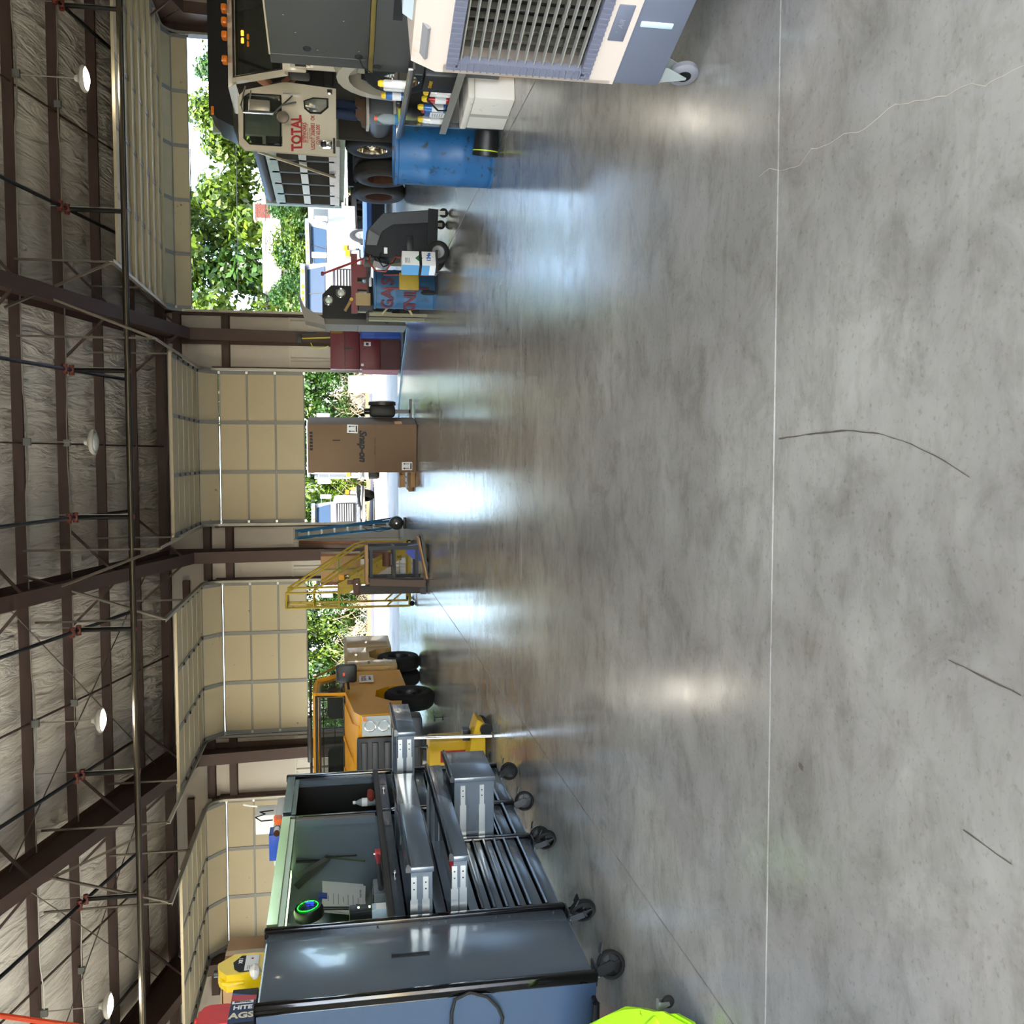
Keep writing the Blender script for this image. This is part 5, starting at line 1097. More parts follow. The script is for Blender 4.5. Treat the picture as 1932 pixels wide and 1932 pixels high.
t = thing('bench_grinder', 'small dark bench grinder on the vise bench', 'grinder', (3.05, 16.4, 1.0)); MB().cyl((-.1, 0, .12), (.1, 0, .12), .06, seg=16).box((0, 0, .04), (.14, .12, .08), bev=.01).build('motor', mat('grinder_grey', '#4b4d4a', .5), t)
for x in (-.14, .14): MB().cyl((x-.015, 0, .12), (x+.015, 0, .12), .075, seg=18).build('wheel', mat('grind_stone', '#7d7a72', .9), t)
t = thing('spray_can', 'green topped spray can on the vise bench', 'can', (2.72, 16.25, 1.0)); can(t, .033, .2, WB, mat('green_cap', '#2f8a3a', .4))
t = thing('orange_grease_gun', 'orange handled grease gun lying on the vise bench', 'grease gun', (3.2, 16.2, 1.0)); MB().tube([(-.2, 0, .04), (.05, 0, .04)], .03, 10).build('barrel', mat('orange_plastic'), t); MB().tube([(.05, 0, .05), (.1, 0, .1), (.22, 0, .1)], .01, 6).build('lever', BLACKM, t)
# tall black machine with two round lamps
t = thing('black_lamp_cabinet', 'tall black equipment cabinet with silver side and two round lamps', 'cabinet', (2.75, 18.0, 0), world=True)
BLK = mat('satin_black', '#0e0f11', .5, spec=.25); SILV = mat('silver_side', '#4a4843', .5, .1)
MB().prism([(2.50, .35), (3.09, .35), (3.09, 1.58), (2.92, 1.74), (2.50, 1.74)], 'y', 17.72, 18.4).build('cabinet', BLK, t, smooth=False)
MB().prism([(2.40, .22), (2.50, .30), (2.50, 1.72), (2.40, 1.70)], 'y', 17.74, 18.7).build('side_panel', SILV, t, smooth=False)
MB().span((2.395, 17.9, 1.10), (2.403, 18.7, 1.11)).build('seam', INK, t, smooth=False)
MB().prism([(2.38, 1.70), (2.50, 1.72), (2.70, 2.06), (2.93, 2.15), (2.91, 2.18), (2.45, 2.05)], 'y', 17.72, 18.3).build('flap', mat('flap_grey', '#6e6c66', .45, .3), t, smooth=False)
for x, z in ((2.98, 1.41), (2.84, 1.63)):
    l_ = MB().lathe([(.060, .0), (.086, .0), (.090, .018), (.08, .026), (.062, .012)], (x-.02, 17.72, z), (0, -1, 0), 24).build('round_lamp', CHROME, t); MB().lathe([(0, .010), (.05, .008), (.062, .002)], (x-.02, 17.72, z), (0, -1, 0), 20).build('lens', mat('lamp_glass', '#b9c6b6', .15), l_)
MB().span((2.55, 17.80, .0), (3.05, 18.3, .35)).build('plinth', BLACKM, t, smooth=False)
MB().tube([(2.62, 17.66, .5), (2.62, 17.64, 1.15)], .022, 8).tube([(2.45, 17.5, .12), (2.45, 17.5, .92)], .02, 8).build('pipe', mat('pipe_green', '#8d9a86', .4, .5), t)
MB().tube([(2.82, 17.70, 1.24), (2.76, 17.6, 1.26), (2.62, 17.58, 1.34)], .03, 8).build('tan_hose', mat('tan_hose', '#a98c62', .7), t)
MB().tube([(2.55, 17.7, .8), (2.48, 17.62, .7), (2.42, 17.6, .6), (2.48, 17.62, .5), (2.56, 17.7, .55)], .008, 6).build('cable', RUBBER, t)
# red job chests at the wall
MAROON = mat('maroon_paint', '#6c2029', .45, var=.06, vscale=3, dirt='#8a4a4a', dscale=4, dth=(.62, .75))
t = thing('job_chest', 'large maroon job site chest stacked on top against the wall', 'chest', (2.6, 23.55, .965), world=True)
MB().span((2.07, 23.02, .97), (3.12, 23.40, 1.64), bev=.01).build('body', MAROON, t); MB().span((2.06, 23.0, 1.30), (3.13, 23.02, 1.31)).build('lid_seam', INK, t, smooth=False)
MB().box((2.55, 23.0, 1.22), (.04, .03, .2)).build('latch', BLACKM, t, smooth=False); MB().span((2.9, 23.0, 1.35), (3.1, 23.015, 1.62)).build('worn_patch', mat('ochre_patch', '#8f6a22', .6), t, smooth=False)
for k in range(9): MB().cyl((2.12+.11*k, 23.02, 1.0), (2.12+.11*k, 23.01, 1.0), .008, seg=8).build('rivet', BLACKM, t)
t = thing('job_chest', 'lower maroon job site chest with a white bear sticker on its lid', 'chest', (2.5, 23.5, 0), world=True)
MB().span((2.08, 22.98, .48), (2.90, 23.40, .96), bev=.01).build('body', MAROON, t); MB().span((2.08, 23.05, .01), (2.90, 23.40, .48)).build('base', mat('maroon_dark', '#4a161c', .5), t, smooth=False)
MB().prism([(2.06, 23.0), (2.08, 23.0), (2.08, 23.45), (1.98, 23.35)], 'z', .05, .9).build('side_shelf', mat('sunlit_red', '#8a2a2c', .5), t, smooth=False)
MB().box((2.66, 22.975, .78), (.10, .006, .16)).build('sticker', PAPER, t, smooth=False); MB().box((2.66, 22.97, .78), (.06, .006, .06)).build('sticker_mark', INK, t, smooth=False)
MB().box((2.17, 22.975, .90), (.06, .006, .06)).build('tag', PAPER, t, smooth=False)
t = thing('small_blue_drum', 'small bright blue drum with silver bands beside the maroon chests', 'drum', (2.96, 22.75, .0)); drum(t, .21, .95, mat('bright_blue', '#1f4fb0', .3))
t = thing('floor_mat', 'dark rubber mat leaning at the foot of the maroon chests', 'mat', (2.75, 22.0, 0)); MB().box((0, 0, .02), (.7, .9, .03), rot=(.0, 0, .2)).build('mat', mat('dark_mat', '#2f2e30', .8), t)
t = thing('leaf_rake', 'green headed leaf rake standing before the maroon chest', 'rake', (2.95, 22.95, 0))
MB().tube([(0, 0, .0), (0, .12, 1.3)], .012, 8).build('shaft', WOOD, t); MB().prism([(-.05, 1.30), (.05, 1.30), (.14, 1.42), (-.14, 1.42)], 'y', .1, .125).build('head', mat('rake_green', '#24402f', .6), t)
for k in range(9): MB().bar((-.13+.0325*k, .115, 1.42), (-.17+.0425*k, .10, 1.57), .006).build('tine', mat('rake_green'), t, smooth=False)
t = thing('trash_grabber', 'yellow handled broom hooked on the brown column above the chests', 'broom', (2.78, 23.4, 1.3), world=True)
MB().tube([(2.82, 23.1, 1.42), (2.80, 23.3, 2.30)], .016, 8).build('handle', mat('yellow_handle', '#d2c02a', .5), t); MB().box((2.80, 23.32, 2.36), (.22, .08, .12), bev=.01).tube([(2.9, 23.3, 2.3), (2.93, 23.3, 1.95)], .02, 6).build('head', BLACKP, t)
MB().tube([(2.70, 23.3, 2.1), (2.60, 23.28, 2.05), (2.56, 23.25, 1.9), (2.62, 23.22, 1.68)], .012, 6).build('strap', mat('yellow_strap', '#cfd23a', .5), t)
t = thing('air_hose', 'pale blue air hose lying along the floor toward the cardboard carton', 'hose', (2.0, 21.5, 0), world=True)
MB().tube([(2.75, 20.6, .012), (2.5, 21.3, .012), (2.1, 22.3, .012), (1.6, 23.2, .012), (1.3, 23.6, .012), (.95, 23.6, .012), (.9, 20.5, .012)], .012, 6).build('hose', mat('pale_blue_hose', '#7fa8bc', .5), t)

# ------------------------------------------------------------------ carton on pallet
t = thing('pallet', 'plain wooden pallet on the floor behind the tall cardboard carton', 'pallet', (-.1, 19.85, 0), -.06)
for y in (-.45, 0, .45): MB().box((0, y, .05), (1.15, .09, .09)).build('stringer', WOOD, t, smooth=False)
for x in [-.5+.125*k for k in range(9)]: MB().box((x, 0, .105), (.09, 1.0, .018)).build('slat', WOOD, t, smooth=False)
t = thing('pallet_end_crate', 'stack of wooden pallet ends beside the carton', 'crate', (-.40, 19.1, 0)); 
for z in (.05, .24): MB().box((-.05, 0, z), (.3, .5, .09)).build('block', WOOD, t, smooth=False)
for z in (.12, .30): MB().box((-.05, 0, z), (.32, .55, .02)).build('board', WOOD, t, smooth=False)
bx = thing('tall_carton', 'tall cardboard carton with black printed name standing before the half raised door', 'carton', (.155, 18.36, .0), -.2)
CARDB = mat('carton_board', '#7d654e', .8, var=.04, vscale=2); 
MB().box((0, .42, 1.03), (.93, .84, 2.04), bev=.006).build('carton', CARDB, bx)
MB().box((0, -.0015, .79), (.93, .003, .004)).build('seam', mat('seam_brown', '#6b553f', .8), bx, smooth=False)
lettering('Snap-on', .185, (.05, -.003, 1.03), (-1, 0, 0), (0, 0, -1), INK, bx, shear=.22, bold=.009)
lettering('You Only Use The Best', .035, (.05, -.003, .80), (-1, 0, 0), (0, 0, -1), INK, bx)
MB().box((.16, -.002, 1.52), (.02, .003, .14)).build('hand_slot', INK, bx, smooth=False)
for x, z, r_ in ((.38, 1.22, .05), (-.34, .19, 0)):
    MB().box((x, -.002, z), (.16, .003, .20), rot=(0, r_, 0)).build('label_sticker', PAPER, bx, smooth=False)
    for dx in (-.045, .045): MB().box((x+dx, -.004, z-.0), (.012, .002, .09)).prism([(x+dx-.02, z+.04), (x+dx+.02, z+.04), (x+dx, z+.075)], 'y', -.0055, -.0035).build('arrow', INK, bx, smooth=False)
    MB().box((x, -.0045, z-.075), (.12, .002, .025)).build('label_text', INK, bx, smooth=False)
for k in range(6): MB().box((.30-.062*k, -.002, 1.985), (.045, .003, .055)).box((.30-.062*k, -.0035, 1.985), (.025, .003, .03)).build('handling_mark', INK, bx, smooth=False)
MB().box((.468, .2, .35), (.004, .3, .14)).build('orange_tape', mat('orange_tape', '#e59a2c', .5), bx, smooth=False)
t = thing('black_engine', 'black engine on a floor stand behind the right edge of the carton', 'engine', (.95, 19.2, 0))
MB().box((-.05, 0, .62), (.24, .4, .5), bev=.06).build('block', mat('greasy_black', '#2c2a26', .5, .3), t); MB().lathe([(0, -.05), (.24, -.05), (.27, -.03), (.27, .03), (.24, .05), (0, .05)], (.10, 0, .62), (1, 0, 0), 24).build('flywheel', mat('flywheel', '#45403a', .45, .4), t)
MB().cyl((-.05, 0, .85), (-.05, 0, .98), .06, seg=12).build('breather', BLACKP, t)
MB().box((-.05, 0, .06), (.5, .08, .06)).box((-.05, 0, .22), (.08, .08, .32)).build('stand', BLACKM, t, smooth=False)
# ladder, planks, fan
FIB = mat('blue_fibreglass', '#1f5c85', .4)
ld = thing('step_ladder', 'closed blue fibreglass step ladder leaning on the wall by the carton', 'ladder', (-1.7, 22.4, 0), world=True)
def lpt(k, dx=0): return (-1.55-.32*k+dx, 22.1+1.5*k*.9, .08+2.42*k)
for dx in (-.08, .09): MB().bar(lpt(0, dx), lpt(1, dx), .05, .12).build('rail', FIB, ld, smooth=False)
for k in range(1, 8): MB().bar(lpt(k/8, -.08), lpt(k/8, .09), .02, .05).build('step', mat('dull_alu', '#8c9296', .45, .6), ld, smooth=False)
MB().bar(lpt(.06, .16), lpt(.95, .05), .025, .05).build('rear_rail', FIB, ld, smooth=False); MB().box(lpt(1.0), (.2, .12, .06)).build('top_cap', BLACKP, ld)
MB().box(lpt(.8, -.105), (.004, .05, .22), rot=(0, -.13, 0)).build('label_print', mat('yellow_print'), ld, smooth=False)
for i, (dx, c_) in enumerate(((0, 'dark red brown'), (.09, 'grey brown'))):
    t = thing('wood_plank', '%s plank leaning beside the blue ladder' % c_, 'plank', (-2.03-dx, 22.6, 0)); MB().bar((0, 0, .0), (-.06, 1.25, 2.45), .08, .025, up=(0, -1, .3)).build('plank', WOODD if not i else mat('grey_plank', '#6b5a50', .75), t, smooth=False)
t = thing('drum_fan', 'black round floor fan with coiled cord at the foot of the ladder', 'fan', (-1.5, 21.7, 0))
MB().lathe([(0, .06), (.1, .06), (.15, .04), (.165, 0), (.15, -.06), (0, -.08)], (0, 0, .21), (0, -1, 0), 28).build('cage', BLACKP, t); MB().box((0, .02, .025), (.26, .18, .05), bev=.01).build('foot', BLACKM, t); MB().cyl((0, -.06, .21), (0, -.075, .21), .02, seg=12).build('hub', BRUSHED, t)
for k in range(12): MB().bar((0, -.062, .21), (.14*math.cos(k*PI/6), -.05, .21+.14*math.sin(k*PI/6)), .004).build('cage_wire', BLACKM, t, smooth=False)
MB().tube([(-.1, 0, .2), (-.2, .1, .6), (-.16, .2, .85), (-.1, .2, .95), (-.05, .2, .88), (-.1, .1, .5), (-.12, .02, .1)], .008, 6).build('cord', RUBBER, t)

# ------------------------------------------------------------------ yellow rolling stairs
YS = mat('yellow_stair_paint', '#b0961a', .5, var=.12, vscale=6, dirt='#6f621c', dscale=9, dth=(.6, .72))
st = thing('rolling_stairs', 'yellow steel rolling stairs with handrails between the doors', 'stairs', (-2.4, 19.5, 0), world=True)
ys = (19.2, 19.95)
for y in ys:
    MB().bar((-1.70, y, .10), (-2.98, y, .10), .05).build('base_rail', YS, st, smooth=False)
    MB().prism([(-1.76, .12), (-1.95, .12), (-2.72, 1.32), (-2.72, 1.52), (-2.52, 1.52)], 'y', y-.012, y+.012).build('stringer', YS, st, smooth=False)
    for x in (-2.62, -3.0): MB().bar((x, y, .08), (x, y, 1.50), .04).build('post', YS, st, smooth=False)
    for x in (-2.69, -2.99): MB().tube([(x, y, 1.5), (x, y, 2.53)], .022, 8).build('rail_post', YS, st)
    MB().tube([(-1.74, y, .95), (-1.80, y, 1.17), (-2.69, y, 2.53), (-2.99, y, 2.53)], .022, 8).build('handrail', YS, st)
    MB().tube([(-1.82, y, .78), (-2.66, y, 2.0), (-2.99, y, 2.0)], .019, 8).build('mid_rail', YS, st)
    MB().tube([(-1.76, y, .12), (-1.75, y, 1.0)], .02, 8).build('rail_post', YS, st)
    MB().bar((-2.62, y, .12), (-2.98, y, .55), .03).build('brace', YS, st, smooth=False)
for y in (ys[0]+.19, ys[0]+.38, ys[0]+.57): MB().tube([(-2.99, y, 1.5), (-2.99, y, 2.53)], .012, 6).build('baluster', YS, st)
MB().tube([(-2.99, ys[0], 2.53), (-2.99, ys[1], 2.53)], .022, 8).tube([(-2.99, ys[0], 2.0), (-2.99, ys[1], 2.0)], .02, 8).build('end_rail', YS, st)
for k in range(5): MB().span((-1.86-.17*k, ys[0], .34+.26*k), (-2.06-.17*k, ys[1], .37+.26*k)).build('tread', YS, st, smooth=False)
MB().span((-2.58, ys[0]-.02, 1.49), (-3.02, ys[1]+.02, 1.53)).build('platform', YS, st, smooth=False)
for x in (-1.78, -2.95):
    for y in ys: MB().lathe([(0, -.015), (.05, -.015), (.055, 0), (.05, .015), (0, .015)], (x, y-.04, .055), (0, 1, 0), 14).build('caster', RUBBER, st)
t = thing('hoist_hook', 'orange hoist hook block hung on the stair rail', 'hook', (-2.38, 19.12, 1.42)); MB().box((0, 0, .03), (.12, .06, .12), bev=.02).build('block', mat('hook_orange', '#d99a22', .45), t); MB().tube([(0, 0, -.03), (.03, 0, -.09), (0, 0, -.13), (-.04, 0, -.10)], .012, 6).build('hook', BRUSHED, t)
t = thing('plywood_crate', 'upright plywood crate with a green strap behind the yellow stairs', 'crate', (-2.4, 20.9, 0))
MB().box((0, 0, 1.46), (.66, .5, .84)).build('panel', WOOD, t, smooth=False); MB().box((0, -.26, 1.50), (.67, .01, .03)).box((0, -.26, 1.48), (.02, .01, .84)).build('strap', mat('green_strap', '#5e8a3c', .5), t, smooth=False)
for x in (-.31, .31): MB().box((x, -.26, 1.46), (.05, .02, .84)).build('batten', WOODD, t, smooth=False)
for x in (-.29, .29):
    for y in (-.2, .2): MB().box((x, y, .52), (.06, .06, 1.04)).build('leg', WOODD, t, smooth=False)
# dark steel workbench with clutter, creeper, planks
wb = thing('steel_workbench', 'dark steel frame workbench with wooden top before the yellow stairs', 'workbench', (-1.85, 16.9, 0), world=True)
DST = mat('dark_blue_steel', '#262b33', .5, .2)
MB().span((-2.20, 16.55, 1.0), (-1.52, 17.25, 1.05)).build('wooden_top', WOOD, wb, smooth=False)
for x in (-2.14, -1.58):
    for y in (16.6, 17.2): MB().span((x-.03, y-.03, .05), (x+.03, y+.03, 1.0)).build('leg', DST, wb, smooth=False)
for z in (.95, .55, .16):
    MB().span((-2.14, 16.58, z-.025), (-1.58, 16.62, z+.025)).build('rail', DST, wb, smooth=False); MB().span((-2.14, 17.18, z-.025), (-1.58, 17.22, z+.025)).build('rail', DST, wb, smooth=False)
for x in (-2.14, -1.58): MB().span((x-.02, 16.6, .53), (x+.02, 17.2, .58)).build('rail', DST, wb, smooth=False)
MB().span((-2.12, 16.6, .55), (-1.6, 17.2, .57)).build('shelf', BLACKM, wb, smooth=False)
t = thing('small_motor', 'greasy electric motor on the workbench shelf', 'motor', (-1.8, 16.85, .571)); MB().cyl((-.12, 0, .09), (.12, 0, .09), .085, seg=18).build('housing', mat('rust_motor', '#6a4030', .6), t); MB().box((0, 0, .02), (.2, .14, .03)).build('foot', BLACKM, t)
t = thing('blue_jack', 'blue floor jack under the workbench', 'jack', (-1.68, 16.75, 0)); MB().prism([(-.16, .04), (.16, .04), (.12, .30), (.0, .34), (-.10, .22)], 'y', -.12, .12).build('body', mat('jack_blue', '#1f46b8', .4), t)
for x in (-.12, .12): MB().lathe([(0, -.02), (.04, -.02), (.04, .02), (0, .02)], (x, -.13, .04), (0, 1, 0), 12).build('wheel', BLACKM, t)
t = thing('wooden_creeper', 'wooden creeper board with black pads tipped against the workbench', 'creeper', (-1.7, 16.25, 0)); MB().bar((.33, 0, .17), (-.36, 0, .03), .45, .025, up=(0, 0, 1)).build('board', WOOD, t, smooth=False); MB().bar((.37, 0, .115), (-.30, 0, .025), .38, .045, up=(0, 0, 1)).build('pad', BLACKP, t, smooth=False)
t = thing('steel_post_vise', 'heavy rusty vise on a black steel post beside the workbench', 'vise', (-2.30, 16.6, 0))
MB().box((0, 0, .60), (.14, .14, 1.10)).build('post', mat('rusty_black', '#3a342f', .6, var=.2), t); MB().box((.02, 0, .06), (.2, .3, .1)).build('base', BLACKM, t); MB().box((.06, 0, 1.20), (.28, .14, .12), bev=.02).box((.14, 0, 1.30), (.06, .14, .12), bev=.01).build('jaws', mat('rust_vise', '#5c4030', .6), t); MB().tube([(.12, -.15, 1.2), (.12, .15, 1.2)], .012, 6).build('handle', BRUSHED, t)
t = thing('wood_beam', 'long weathered wood beam leaning against the workbench end', 'beam', (-2.18, 16.35, 0)); MB().bar((0, 0, .03), (.03, .12, .98), .06, .12).build('beam', mat('grey_plank'), t, smooth=False)
# ------------------------------------------------------------------ yellow service pickup, front towards the camera
YT = mat('truck_yellow', '#e09c00', .38, spec=.35); TANB = mat('tan_bed_paint', '#c7a468', .3, coat=.3)
yt = thing('yellow_pickup', 'yellow service pickup truck with tan utility bed inside the third door', 'truck', (-4.8, 17, 0), world=True)
YX0, YX1 = -5.82, -3.80
# front clip, hood, cab
MB().prism([(14.15, .62), (14.12, 1.22), (14.3, 1.30), (15.55, 1.42), (17.05, 1.42), (17.05, .45), (15.85, .42), (15.85, .70), (15.6, .92), (15.2, .95), (14.88, .72), (14.86, .55)], 'x', YX1-.26, YX1-.02).build('front_wing', YT, yt, ang=30)
MB().prism([(14.15, .62), (14.12, 1.22), (14.3, 1.30), (15.55, 1.42), (17.05, 1.42), (17.05, .45), (15.85, .42), (15.85, .70), (15.6, .92), (15.2, .95), (14.88, .72), (14.86, .55)], 'x', YX0+.02, YX0+.26).build('front_wing', YT, yt, ang=30)
MB().prism([(14.18, .7), (14.14, 1.24), (14.35, 1.33), (15.60, 1.44), (15.60, .7)], 'x', YX0+.2, YX1-.2).build('bonnet', YT, yt, ang=30)
for x in (-4.55, -5.07): MB().prism([(14.3, 1.325), (15.5, 1.432), (15.5, 1.455), (14.4, 1.35)], 'x', x-.03, x+.03).build('bonnet_crease', YT, yt)
# cab shell
MB().span((YX0+.04, 16.98, .5), (YX1-.04, 17.05, 1.45)).build('cab_back', YT, yt, smooth=False)
rf = MB().prism([(16.02, 1.90), (16.25, 1.96), (16.9, 1.95), (17.05, 1.88), (17.05, 1.84), (16.02, 1.86)], 'x', YX0+.16, YX1-.16).build('roof', YT, yt)
for X_, s_ in ((YX1-.04, -1), (YX0+.04, 1)):
    MB().bar((X_+s_*.03, 15.58, 1.40), (X_+s_*.14, 16.08, 1.90), .07, .06).build('pillar', YT, yt); MB().bar((X_+s_*.02, 17.0, 1.40), (X_+s_*.13, 17.0, 1.9), .06, .10).build('pillar', YT, yt)
    MB().tube([(X_+s_*.13, 16.05, 1.90), (X_+s_*.13, 17.0, 1.90)], .03, 8).build('roof_rail', YT, yt)
    MB().poly([(X_+s_*.03, 15.72, 1.43), (X_+s_*.03, 16.95, 1.43), (X_+s_*.13, 16.95, 1.86), (X_+s_*.13, 16.12, 1.86)]).build('side_window', mat('truck_glass', '#141b18', .05, 0, .8, alpha=.72), yt)
    MB().box((X_-s_*.012, 16.3, .98), (.012, .004, .8)).build('door_gap', INK, yt, smooth=False)
    m1 = MB().box((X_-s_*.30, 15.68, 1.40), (.30, .12, .34), bev=.04).build('mirror', BLACKP, yt); MB().bar((X_, 15.75, 1.36), (X_-s_*.2, 15.7, 1.38), .05, .04).bar((X_, 15.75, 1.48), (X_-s_*.2, 15.7, 1.48), .05, .04).build('mirror_arm', BLACKP, m1); MB().box((X_-s_*.30, 15.615, 1.44), (.05, .008, .03)).build('mirror_lamp', mat('red_orange_lens', '#e0451c', .3), m1)
MB().poly([(YX0+.10, 15.60, 1.44), (YX1-.10, 15.60, 1.44), (YX1-.2, 16.04, 1.88), (YX0+.2, 16.04, 1.88)]).build('windscreen', mat('truck_glass'), yt)
MB().tube([(YX0+.09, 15.58, 1.43), (YX1-.09, 15.58, 1.43), (YX1-.19, 16.03, 1.89), (YX0+.19, 16.03, 1.89)], .028, 8, closed=True).build('windscreen_seal', BLACKP, yt)
MB().span((YX0+.1, 15.6, 1.1), (YX1-.1, 15.95, 1.38), bev=.04).build('dashboard', BLACKP, yt)
for x in (-5.35, -4.3): MB().span((x-.26, 16.6, .85), (x+.26, 16.85, 1.72), bev=.08).build('seat', mat('seat_vinyl'), yt)
MB().lathe([(.15, -.012), (.165, 0), (.15, .012), (.14, 0), (.15, -.012)], (-4.3, 16.05, 1.36), (0, -.8, .5), 24).build('steering_wheel', BLACKP, yt)
# face: grille, badge, headlamps, bumper
gl = MB().span((-5.45, 14.08, .72), (-4.16, 14.16, 1.27), bev=.03).build('grille', BLACKP, yt)
for z in (.82, 1.0, 1.16): MB().span((-5.38, 14.05, z-.05), (-4.23, 14.09, z+.045), bev=.01).build('grille_bar', mat('grille_dark', '#24262a', .4), gl)
el = lambda rx, rz: [(-4.81+rx*math.cos(2*PI*k/28), 1.0+rz*math.sin(2*PI*k/28)) for k in range(28)]
MB().prism(el(.165, .070), 'y', 14.02, 14.05).build('badge_ring', CHROME, gl); MB().prism(el(.150, .058), 'y', 14.012, 14.022).build('badge', mat('badge_blue', '#101c3c', .15, .3), gl)
lettering('Ford', .14, (-4.81, 14.008, 1.0), (1, 0, 0), (0, 0, 1), CHROME, gl, 'badge_lettering', shear=.3, sx=1.2)
for x0, x1 in ((-4.14, -3.84), (-5.78, -5.48)):
    h = MB().prism([(x0, .76), (x1, .76), (x1, 1.19), (x0, 1.19)], 'y', 14.10, 14.22).build('headlamp', mat('lamp_chrome', '#c9d2d4', .12, .8), yt)
    for z in (.87, 1.07): MB().lathe([(0, -.02), (.06, -.01), (.085, .02)], ((x0+x1)/2, 14.10, z), (0, -1, 0), 18).build('reflector', CHROME, h)
    MB().span((x0, 14.092, .765), (x1, 14.097, 1.185)).build('lens', mat('headlamp_lens', '#dfe8ea', .05, alpha=.35), h, smooth=False); MB().box((x1-.04 if x0 > -5 else x0+.04, 14.085, 1.15), (.06, .02, .05)).build('marker', AMBER, h)
bp_ = MB().prism([(13.92, .48), (13.90, .70), (14.16, .76), (14.5, .76), (14.5, .48)], 'x', YX0-.02, YX1+.02).build('bumper', mat('dark_chrome', '#56524e', .15, 1.0), yt)
MB().span((-5.3, 13.96, .32), (-4.3, 14.3, .48)).build('air_dam', BLACKP, yt, smooth=False); MB().span((YX0+.06, 14.0, .30), (YX1-.06, 14.35, .49), bev=.05).build('valance', mat('valance', '#33363b', .5), yt)
MB().box((-4.0, 13.895, .6), (.2, .02, .12), bev=.03).build('fog_lamp', BLACKP, bp_)
for X_, ax, s_ in ((YX1-.12, (1, 0, 0), -1), (YX0+.12, (-1, 0, 0), 1)):
    wheel(yt, (X_, 15.36, .40), .40, .26, ax, mat('dark_steel_rim', '#3a3c3e', .35, .6), .0, lugs=8); wheel(yt, (X_, 18.2, .40), .40, .26, ax, mat('dark_steel_rim'), .06, lugs=8); wheel(yt, (X_+s_*.3, 18.2, .40), .40, .26, ax, mat('dark_steel_rim'), .06)
for y in (15.36, 18.2): MB().span((YX0+.28, y-.5, .45), (YX1-.28, y+.5, .97)).build('wheel_well', BLACKP, yt, smooth=False)
for y in (15.36, 18.2): MB().tube([(YX0+.3, y, .4), (YX1-.3, y, .4)], .06, 8).build('axle', TRUCKB, yt)
for x in (-5.25, -4.37): MB().span((x-.05, 14.4, .42), (x+.05, 20.0, .58)).build('frame_rail', TRUCKB, yt, smooth=False)
MB().box((YX1+.004, 16.35, 1.06), (.008, .5, .24)).build('door_sign', PAPER, yt, smooth=False)
lettering('TOTAL', .11, (YX1+.010, 16.36, 1.10), (0, 1, 0), (0, 0, 1), REDINK, yt, bold=.003); lettering('SITEWORKS', .05, (YX1+.010, 16.36, 1.0), (0, 1, 0), (0, 0, 1), REDINK, yt)
MB().span((YX1-.06, 15.9, .46), (YX1-.022, 17.04, 1.42)).build('door', YT, yt, smooth=False); MB().box((YX1+.0, 16.88, 1.28), (.02, .14, .03)).build('door_handle', BLACKP, yt)
# utility bed
for X_, s_ in ((YX1+.04, -1), (YX0-.04, 1)):
    MB().prism([(17.15, .48), (17.15, 1.42), (20.1, 1.42), (20.1, .50), (18.75, .50), (18.68, .80), (18.45, .95), (17.95, .95), (17.72, .80), (17.65, .48)], 'x', X_, X_+s_*.45).build('bed_box', TANB, yt, ang=30)
    b_ = MB().span((X_-s_*.012, 17.2, .56), (X_, 17.62, 1.36), bev=.004).build('bed_door', TANB, yt); MB().box((X_-s_*.02, 17.4, .98), (.02, .12, .04)).build('latch', BLACKM, b_)
    b_ = MB().span((X_-s_*.012, 17.68, 1.0), (X_, 18.85, 1.36), bev=.004).build('bed_door', TANB, yt); MB().box((X_-s_*.02, 18.2, 1.2), (.02, .12, .04)).build('latch', CHROME, b_)
    b_ = MB().span((X_-s_*.012, 18.9, .56), (X_, 20.05, 1.36), bev=.004).build('bed_door', TANB, yt); MB().box((X_-s_*.02, 19.4, .98), (.02, .12, .04)).build('latch', CHROME, b_)
MB().span((YX0, 17.1, .62), (YX1, 20.1, .70)).build('bed_floor', TANB, yt, smooth=False)
# headache rack behind the cab and beacon
rk = MB().tube([(YX0+.15, 17.1, 1.4), (YX0+.15, 17.1, 2.02), (YX1-.15, 17.1, 2.02), (YX1-.15, 17.1, 1.4)], .025, 8).build('headache_rack', BLACKM, yt)
for k in range(9): MB().tube([(YX0+.3+.17*k, 17.1, 1.42), (YX0+.3+.17*k, 17.1, 2.02)], .009, 6).build('rack_bar', BLACKM, rk)
for z in (1.6, 1.8): MB().tube([(YX0+.15, 17.1, z), (YX1-.15, 17.1, z)], .009, 6).build('rack_bar', BLACKM, rk)
MB().tube([(YX1-.12, 17.15, 1.95), (YX1-.10, 17.9, 1.55)], .02, 8).build('rack_arm', mat('rack_tan', '#a07a34', .5), rk)
for x in (-3.95, -4.15): MB().lathe([(0, -.06), (.05, -.05), (.07, 0), (.05, .05), (0, .06)], (x, 17.4 if x > -4 else 17.9, 1.60), (0, 0, 1), 14).build('work_lamp', BLACKP, yt)
MB().span((-5.4, 16.95, 2.0), (-4.6, 17.2, 2.08), bev=.02).build('light_bar', mat('grille_dark'), yt)

